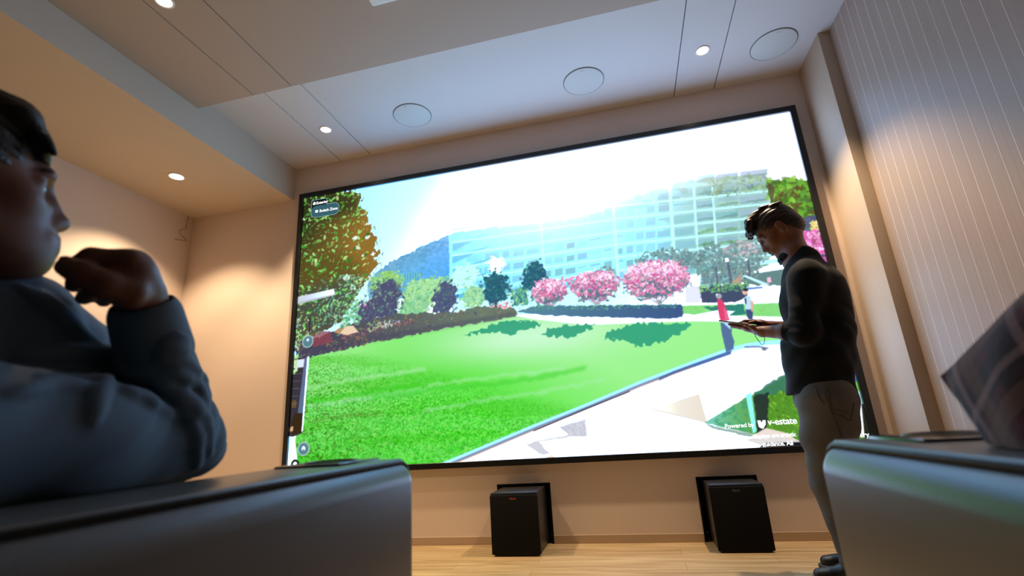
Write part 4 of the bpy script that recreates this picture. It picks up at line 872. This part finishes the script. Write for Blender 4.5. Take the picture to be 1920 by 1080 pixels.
T_.plane((1.3752,-0.6714,0.8049), (-.06, 0, -1)); T_.cone(np.array((1.5195,-0.7071,1.5472)), np.array((1.5356,-0.7111,1.4778)), .058, .05, .01, 'cut')
def folds(X, Y, Z):
    s1 = np.sin(X*38+Z*21+2*np.sin(Y*17+Z*9)); s2 = np.sin(Z*52-X*30+1.5*np.sin(X*25)+Y*14)
    return .0026*s1+.0022*s2*np.clip((1.25-Z)*3, .3, 1)+.0035*np.maximum(0, np.sin(Z*75+X*20+np.sin(Y*22)*2))*np.exp(-((Z-1.12)/.10)**2)
T_.ripple(folds); shirt = vobj('shirt', T_, M_shirt, man)
cn = np.array((1.5413,-0.7125,1.5212)); CU = fr(f0, np.array((-.30, .07, .95)))
Cv = Vol(cn-.14, cn+.14, .004); Cv.ell(cn, (.074, .078, .036), CU, .01); Cv.ell(cn+np.array(CU[0])*.004-np.array(CU[2])*.02, (.078, .082, .030), CU, .02); Cv.ell(cn+np.array(CU[2])*.01, (.060, .062, .09), CU, .004, 'cut')
for y in (-1, 1): Cv.cone(cn+np.array(CU[0])*.058+np.array(CU[1])*y*.034-np.array(CU[2])*.010, cn+np.array(CU[0])*.070+np.array(CU[1])*y*.045-np.array(CU[2])*.030, .010, .004, .010)
c_ = vobj('collar', Cv, M_shirt, shirt); c_.parent = shirt
for el, wr in ((elL, wrL), (elR, wrR)):      # rolled sleeve ends
    q = el*.63+wr*.37; dq = (wr-el)/np.linalg.norm(wr-el); Cf = Vol(q-.13, q+.13, .004); Cf.cone(q-dq*.055, q, .056, .052, .006); Cf.plane(q+dq*.006, dq); Cf.cone(q-dq*.02, q+dq*.09, .043, .041, .003, 'cut'); c_ = vobj('cuff', Cf, M_shirt, man); c_.parent = shirt
# jeans
M_jean = mat('grey_denim', lin(104, 101, 98), .8, .25, bump=(800, .25), var=(9, .7, lin(80, 78, 77)))
J = Vol((1.05, -1.12, .02), (1.80, -.2, .98), .006)
hpJ = np.array((1.5294,-0.7096,0.7921))
J.cone(np.array((1.5321,-0.7102,0.8611)), hpJ, .118, .135, .05, flat=(LV, 1.25))
for s_, kn, an in ((.095, knl, anl), (-.095, knr, anr)):
    e2 = an.copy(); e2[2] = .075; J.chain([hpJ+LV*s_+np.array((0, 0, -.02)), hpJ*.5+kn*.5+LV*s_*.5, kn, kn*.5+an*.5, an, e2], [.122, .108, .078, .064, .058, .060], .03); J.ell(e2-np.array((0, 0, .07)), (.2, .2, .06), None, .004, 'cut')
J.cone(np.array((1.5534,-0.7876,0.7307)), np.array((1.5508,-0.7869,0.6467)), .07, .06, .05)
J.ripple(lambda X, Y, Z: .0022*np.sin(Z*44+X*24+1.6*np.sin(Y*15))+.003*np.sin(Z*60-X*40+2*np.sin(Y*18))*np.exp(-((Z-.48)/.14)**2)+.004*np.maximum(0, np.sin(Z*80+X*26))*np.exp(-((Z-.12)/.07)**2))
jn = vobj('jeans', J, M_jean, man)
def lay(o, pts, lift=.0015, sub=5):
    """points on the visible side of o, along the given polyline"""
    bv = BVHTree.FromPolygons([v.co for v in o.data.vertices], [p.vertices[:] for p in o.data.polygons]); out = []; c = Vector(cam.location)
    for a, b_ in zip(pts, pts[1:]):
        for k in range(sub):
            t = Vector(a).lerp(Vector(b_), k/sub); h, n, _, _ = bv.ray_cast(c, (t-c).normalized())
            if h is not None: out.append(h+n*lift)
    return out
M_seam = mat('dark_stitching', lin(62, 60, 59), .8)
for pl in ([(1.5182,-0.8098,0.8228), (1.5170,-0.8095,0.7641), (1.5182,-0.8098,0.7085), (1.5501,-0.8177,0.6944), (1.5731,-0.8234,0.6693), (1.5935,-0.8284,0.7200), (1.6052,-0.8313,0.7572)], [(1.5236,-0.8111,0.7249), (1.5544,-0.8187,0.7156), (1.5828,-0.8258,0.6970)], [(1.4726,-0.7985,0.8270), (1.4798,-0.8003,0.7769), (1.4958,-0.8043,0.7414)], [(1.5025,-0.8059,0.8070), (1.5121,-0.8083,0.7089), (1.5246,-0.8114,0.6486), (1.5288,-0.8124,0.5897)]):
    q = lay(jn, pl)
    if len(q) > 2: bm = nb(); tube(bm, q, .0015, 6); s1 = keep(obj('pocket_seam' if pl[0] != (1.5025,-0.8059,0.8070) else 'side_seam', bm, M_seam, None, 180), man); s1.parent = jn
# shoes
M_shoe = mat('black_shoe', lin(24, 22, 22), .4, .5); M_sole = mat('shoe_sole', lin(60, 58, 56), .7)
for s_, an in ((1, anl), (-1, anr)):
    a2 = an.copy(); a2[2] = .05; Sv = Vol(a2-np.array((.32, .22, .06)), a2+np.array((.16, .22, .12)), .005); Sv.cone(a2-f0*.035, a2+f0*.02, .046, .044, .03); Sv.cone(a2+f0*.02-np.array((0, 0, .008)), a2+f0*.145-np.array((0, 0, .022)), .038, .027, .03, flat=(LV, 1.2)); Sv.cone(a2, a2+np.array((0, 0, .05)), .05, .05, .02); Sv.plane((0, 0, .016), (0, 0, -1)); sh_ = vobj('shoe', Sv, M_shoe, man)
    Sl = Vol(a2-np.array((.32, .22, .06)), a2+np.array((.16, .22, .03)), .005); q = a2.copy(); q[2] = .01; Sl.cone(q-f0*.04, q+f0*.15, .042, .034, .01, flat=(LV, 1.15)); Sl.plane((0, 0, .018), (0, 0, 1)); Sl.plane((0, 0, .001), (0, 0, -1)); so = vobj('sole', Sl, M_sole, man); so.parent = sh_
# tablet in his hands
tb = empty('tablet', (1.2335,-0.6569,1.1915)); tag(tb, 'thin dark tablet held level in the standing young man\'s hands', 'tablet')
t0 = Vector((1.1382,-0.6333,1.2238)); tu = (Vector((1.3326,-0.6814,1.1607))-t0); Lt = tu.length; tu.normalize(); vd = (t0-Vector(cam.location)).normalized(); vd = (vd-tu*vd.dot(tu)).normalized(); tn = tu.cross(vd); tn = tn if tn.z > 0 else -tn; vd = (vd-tn*.03).normalized(); tn = tu.cross(vd); tn = tn if tn.z > 0 else -tn
def tbx(a0, a1, b0, b1, c0, c1, bev=.0):
    bm = nb(); box(bm, a0, a1, b0, b1, c0, c1, 0, bev, 2); Mx = Matrix((tu, vd, tn)).transposed().to_4x4(); Mx.translation = t0; bmesh.ops.transform(bm, matrix=Mx, verts=bm.verts); return bm
keep(obj('shell', tbx(0, Lt, -.09, .09, -.008, -.0012, .002), mat('tablet_shell', lin(190, 192, 196), .35, .5, .4), None, 40), tb)
keep(obj('screen', tbx(.001, Lt-.001, -.089, .089, -.0015, 0, .0004), M_blk, None, 40), tb)
bm = nb(); tube(bm, [(1.2643,-0.7470,1.1213), (1.2675,-0.7581,1.0972), (1.2777,-0.7606,1.0740), (1.2875,-0.7578,1.0559), (1.3000,-0.7558,1.0671), (1.3086,-0.7476,1.0893), (1.3103,-0.7377,1.1127)], .0016, 6); keep(obj('wrist_strap', bm, M_blk, None, 180), tb)

# ---------------------------------------------------------------- seated man resting his elbow on the left recliner
sit = empty('person', (-.33, -3.15, 0)); tag(sit, 'man seated at the left in pale blue shirt with chin near raised fist', 'person')
f2 = np.array(fr((.34, .94, .0))[0]); p2 = math.radians(5); R2 = fr(f2*math.cos(p2)+np.array((0, 0, math.sin(p2))), -f2*math.sin(p2)+np.array((0, 0, math.cos(p2)))); S2 = .93
c2 = np.array((-0.1365,-2.9401,1.0498))-S2*(.127*R2[0]-.0385*R2[2])
rt = -np.array(R2[1]); A3 = lambda *p: np.array(p)
B = Vol((-.68, -3.46, .36), (.20, -2.62, 1.30), .004)
TL_ = head(B, c2, R2, S2)
nk = A3(c2[0]-.03, c2[1]-.06, c2[2]-.185); sR = A3(-.035, -3.17, .775); sL = A3(-.37, -3.10, .80)
B.chain([TL_(-.03, 0, -.05), nk], [.062, .066], .02); B.ell(TL_(.035, 0, -.095), A3(.06, .05, .04), R2, .04)
cst = A3(-.225, -3.10, .70); hp2 = A3(-.33, -3.10, .52)
B.cone(nk, cst, .07, .11, .06, flat=(rt, 1.35)); B.cone(cst, hp2, .12, .12, .06, flat=(rt, 1.3)); B.cone(sR, sL, .055, .055, .05)
e2 = A3(*(-0.0572,-2.7848,0.7409)); w2_ = A3(*(-0.0238,-2.9075,0.9316))
B.chain([sR, e2], [.058, .045], .03); B.chain([e2, e2*.6+w2_*.4, w2_], [.034, .032, .026], .02)
eL = A3(-.52, -3.05, .62); wL = A3(-.40, -2.83, .60); B.chain([sL, eL, wL], [.055, .045, .03], .03); B.cone(wL, wL+A3(.05, .06, -.005), .03, .022, .01, flat=((0, 0, 1), .7))
for k in range(4): q = wL+A3(.05, .06, -.005)+A3(.014-.012*k, .005-.008*k, 0); B.chain([q, q+A3(.02, .045, -.004), q+A3(.028, .07, -.018)], [.010, .009, .008], .006)
B.chain([wL+A3(.04, .02, .01), wL+A3(.075, .035, .012), wL+A3(.09, .06, .006)], [.012, .010, .009], .008)
for x in (-.22, -.44): B.chain([A3(x, -3.1, .555), A3(x, -2.62, .57)], [.07, .06], .03)
B.plane((0, 0, .48), (0, 0, -1))
# right hand: loose fist, thumb towards the chin
H3 = lambda *p: np.array(p)
B.cone(w2_, (-0.0110,-2.9389,0.9576), .026, .028, .015); B.ell((-0.0200,-2.9469,0.9602), (.036, .026, .030), None, .02)
B.chain([(-0.0117,-2.9242,0.9433), (-0.0112,-2.9386,0.9748)], [.026, .018], .015)
B.chain([(0.0022,-2.9570,0.9751), (-0.0221,-2.9826,0.9716), (-0.0374,-2.9837,0.9635), (-0.0391,-2.9754,0.9522)], [.0135, .0125, .0115, .010], .008)
B.chain([(-0.0111,-2.9388,0.9755), (-0.0561,-2.9487,0.9755), (-0.0856,-2.9508,0.9602), (-0.0906,-2.9500,0.9537)], [.0135, .0120, .0105, .0100], .006)
B.chain([(-0.0245,-2.9221,0.9703), (-0.0709,-2.9252,0.9678), (-0.0985,-2.9254,0.9476), (-0.1055,-2.9258,0.9437)], [.0130, .0115, .0100, .0095], .006)
B.chain([(-0.0370,-2.9086,0.9620), (-0.0742,-2.9044,0.9561), (-0.0931,-2.9056,0.9456), (-0.0963,-2.9057,0.9436)], [.0120, .0100, .0088, .0084], .006)
B.chain([(0.0052,-2.9489,0.9313), (-0.0009,-2.9783,0.9361), (-0.0109,-2.9971,0.9456), (-0.0216,-3.0086,0.9516)], [.020, .0160, .0140, .0115], .010)
B.slab((-.046, -3.7, .2), (.3, -2.3, .699)); bd2 = vobj('body', B, M_skin, sit); face_bits(TL_, S2, R2, sit)
bm = nb(); tn_ = Vector((-0.0216,-3.0086,0.9516)); bmesh.ops.create_uvsphere(bm, u_segments=14, v_segments=8, radius=.0075)
bmesh.ops.scale(bm, vec=(1.1, .8, .5), verts=bm.verts); bmesh.ops.translate(bm, verts=bm.verts, vec=tn_+Vector((0, -.002, .0095))); keep(obj('thumbnail', bm, mat('nail', lin(176, 126, 104), .3, .5), None, 180), sit)
# hair
Hh = Vol(c2-.2, c2+.2, .003); E = lambda p, r, k=.02, op='add': Hh.ell(TL_(*p), np.array(r)*S2, R2, k, op)
Cn = lambda a, b_, ra, rb, k=.012, op='add': Hh.cone(TL_(*a), TL_(*b_), ra*S2, rb*S2, k, op)
E((-.014, 0, .040), (.101, .083, .092)); E((-.055, 0, -.005), (.056, .074, .070), .03)
E((.112, 0, -.040), (.090, .11, .090), .010, 'cut'); E((.03, .085, -.085), (.075, .06, .06), .01, 'cut'); E((.03, -.085, -.085), (.075, .06, .06), .01, 'cut')
for y in (-1, 1): E((-.002, y*.088, -.012), (.022, .02, .032), .006, 'cut')
rh = random.Random(8)
for k in range(30):
    y = -.062+.124*k/29; a = (.0+rh.uniform(-.03, .03), y*.75, .112+rh.uniform(-.004, .006)); m_ = (.056+rh.uniform(-.008, .008), y*.95+rh.uniform(-.008, .008), .094+rh.uniform(-.006, .006)); t_ = (.082+rh.uniform(-.008, .008), y*1.02+rh.uniform(-.010, .010), .050+rh.uniform(-.012, .010))
    Cn(a, m_, .015, .014, .012); Cn(m_, t_, .013, .005, .008)
Hh.ripple(strands(c2, R2, S2, .0011, 2.4)); vobj('hair', Hh, M_hair, sit)
# pale blue shirt
M_blue = mat('pale_blue_shirt', lin(100, 119, 137), .75, .25, bump=(520, .15), sheen=.1)
T_ = Vol((-.72, -3.48, .44), (.24, -2.64, 1.02), .004)
T_.cone(nk+A3(0, .01, -.03), cst, .085, .14, .06, flat=(rt, 1.35)); T_.cone(cst, hp2, .142, .15, .06, flat=(rt, 1.3)); T_.cone(sR, sL, .078, .078, .05)
q1 = A3(*(-0.1917,-2.9540,0.9096)); q2 = A3(*(-0.1776,-2.9005,0.8094)); T_.cone(q1, q2, .074, .082, .12); T_.cone(q2, hp2, .082, .12, .12)
T_.chain([sR, sR*.4+e2*.6, e2], [.080, .070, .052], .03); T_.chain([e2, e2*.6+w2_*.4, w2_*.9+e2*.1], [.052, .046, .040], .02)
T_.chain([sL, eL, eL*.1+wL*.9], [.075, .062, .042], .035)
dwr = (w2_-e2)/np.linalg.norm(w2_-e2); T_.cone(w2_*.93+e2*.07, w2_*1.3-e2*.3, .033, .03, .003, 'cut'); T_.cone(wL*.93+eL*.07, wL*1.3-eL*.3, .034, .03, .003, 'cut')
T_.cone(nk+A3(.005, .015, .0), nk+A3(.02, .03, .12), .066, .07, .008, 'cut'); T_.plane((0, 0, .462), (0, 0, -1));
def fold2(X, Y, Z):
    d1 = np.exp(-(((X-e2[0])**2+(Y-e2[1])**2+(Z-e2[2]-.09)**2)/.10**2)); t = (X-e2[0])*dwr[0]+(Y-e2[1])*dwr[1]+(Z-e2[2])*dwr[2]
    ring = np.sin(t*150+5*(X-e2[0])/.06+1.5*np.sin(Y*40))
    g_ = .0025*np.sin(X*40+Z*30+2*np.sin(Y*20))+.002*np.sin(Y*55-Z*38+np.sin(X*33)*2)
    d2 = np.exp(-(((X-.03)**2+(Y+3.0)**2+(Z-.86)**2)/.13**2)); dg = np.sin((Y*.8+X*.5-Z*.6)*75+1.8*np.sin(Z*30+X*20))
    return g_+.0095*np.maximum(ring, -.3)*d1+.0055*np.maximum(dg, -.2)*d2
T_.ripple(fold2)
# raised creases of the sleeve and shirt front, laid on the cloth and blended in
sv = T_.F.copy(); tmp = T_.mesh('tmp'); T_.F = sv; bvt = BVHTree.FromPolygons([v.co for v in tmp.vertices], [p.vertices[:] for p in tmp.polygons]); bpy.data.meshes.remove(tmp)
for pl, rr in (([(-0.0458,-2.8619,0.8861), (-0.0203,-2.8579,0.8920), (-0.0011,-2.8512,0.8833)], 6), ([(-0.0529,-2.8592,0.8717), (-0.0259,-2.8549,0.8774), (0.0043,-2.8452,0.8667)], 7), ([(-0.0666,-2.8564,0.8517), (-0.0355,-2.8521,0.8602), (-0.0063,-2.8438,0.8540), (0.0171,-2.8317,0.8302)], 7), ([(-0.0532,-2.8498,0.8390), (-0.0228,-2.8438,0.8416), (0.0035,-2.8328,0.8237), (0.0149,-2.8219,0.7947)], 6), ([(-0.0475,-2.8443,0.8246), (-0.0223,-2.8362,0.8156), (-0.0049,-2.8255,0.7922), (0.0039,-2.8126,0.7546)], 7), ([(-0.0083,-2.8307,0.8073), (0.0099,-2.8166,0.7728), (0.0096,-2.8037,0.7282)], 7), ([(-0.0181,-2.8276,0.7893), (-0.0055,-2.8138,0.7514), (-0.0091,-2.8027,0.7108)], 6),
               ([(-0.1160,-2.9750,0.8561), (-0.0640,-2.9649,0.8605), (-0.0162,-2.9531,0.8563), (0.0110,-2.9429,0.8419)], 9), ([(-0.0236,-2.9449,0.8224), (0.0038,-2.9428,0.8360), (0.0381,-2.9328,0.8275), (0.0641,-2.9199,0.8030)], 8), ([(-0.0410,-2.9353,0.7764), (-0.0306,-2.9421,0.8075), (-0.0133,-2.9443,0.8281)], 8), ([(-0.0024,-2.9372,0.8122), (0.0249,-2.9274,0.7990), (0.0574,-2.9133,0.7754)], 7), ([(0.0499,-2.9275,0.8185), (0.0665,-2.9175,0.7965), (0.0748,-2.9096,0.7756)], 5), ([(-0.1341,-2.9668,0.8139), (-0.0878,-2.9594,0.8238), (-0.0435,-2.9479,0.8179)], 8), ([(-0.2243,-2.9264,0.9729), (-0.1837,-2.9070,0.9369), (-0.1507,-2.8890,0.9000), (-0.1265,-2.8789,0.8837)], 7), ([(-0.1989,-2.9187,0.9654), (-0.1692,-2.9025,0.9323), (-0.1398,-2.8858,0.8971)], 5)):
    q = []; c = Vector(cam.location)
    for a_, b_ in zip(pl, pl[1:]+[None]):
        for k in range(4 if b_ else 1):
            t_ = Vector(a_).lerp(Vector(b_), k/4) if b_ else Vector(a_); h_, n_, _, _ = bvt.ray_cast(c, (t_-c).normalized())
            if h_ is not None: q.append(np.array(h_+n_*.001, np.float32))
    m_ = len(q)-1
    for k in range(m_):
        if np.linalg.norm(q[k+1]-q[k]) < .06: T_.cone(q[k], q[k+1], rr*.001*(.45+.55*math.sin(PI*k/max(m_, 1))), rr*.001*(.45+.55*math.sin(PI*(k+1)/max(m_, 1))), .010)
T_.slab((-.046, -3.7, .2), (.3, -2.3, .6935)); sh2 = vobj('shirt', T_, M_blue, sit)
CU = fr(f2, (.12, -.30, .95)); cn = nk+A3(.008, .015, .005); Cv = Vol(cn-.15, cn+.15, .0035)
Cv.ell(cn, (.080, .088, .040), CU, .01); Cv.ell(cn+CU[0]*.02-CU[2]*.03, (.084, .092, .030), CU, .02); Cv.ell(cn+CU[2]*.02, (.068, .073, .11), CU, .004, 'cut'); Cv.ell(cn+CU[0]*.10+CU[2]*.01, (.05, .018, .06), CU, .01, 'cut')
for y in (-1, 1): Cv.cone(cn+CU[0]*.068+CU[1]*y*.036-CU[2]*.006, cn+CU[0]*.092+CU[1]*y*.055-CU[2]*.055, .014, .006, .012)
c_ = vobj('collar', Cv, M_blue, sit); c_.parent = sh2
Cf = Vol(w2_-.1, w2_+.1, .003); q = w2_*.90+e2*.10; Cf.cone(q-dwr*.045, q, .047, .044, .006); Cf.cone(q-dwr*.004, q+dwr*.05, .035, .034, .003, 'cut'); c_ = vobj('cuff', Cf, M_blue, sit); c_.parent = sh2
for k in range(4):
    p = nk+A3(.035, .085, -.06)*(1+.0*k)+A3(.0, .028, -.075)*k; bm = nb(); bmesh.ops.create_uvsphere(bm, u_segments=10, v_segments=6, radius=.006); bmesh.ops.translate(bm, verts=bm.verts, vec=Vector(p)); b1 = obj('button', bm, M_ring, None, 180); keep(b1, sit); b1.parent = sh2
# trousers and shoes, hidden behind the arm
M_trs = mat('dark_trousers', lin(34, 34, 40), .8, .2, bump=(600, .2))
J = Vol((-.62, -3.42, .06), (-.06, -2.32, .68), .006)
for x in (-.22, -.44): J.chain([A3(x, -3.1, .555), A3(x, -2.58, .565), A3(x, -2.42, .12)], [.085, .085, .06], .04)
J.cone((-.22, -3.12, .56), (-.44, -3.12, .56), .09, .09, .05); J.slab((-.7, -3.6, .2), (.0, -2.50, .474))
vobj('trousers', J, M_trs, sit)
for x in (-.22, -.44):
    Sv = Vol((x-.12, -2.56, -.01), (x+.12, -2.18, .2), .005); Sv.cone((x, -2.43, .055), (x, -2.27, .035), .05, .036, .03); Sv.cone((x, -2.42, .05), (x, -2.42, .12), .05, .045, .02); Sv.plane((0, 0, .002), (0, 0, -1)); vobj('shoe', Sv, M_shoe, sit)
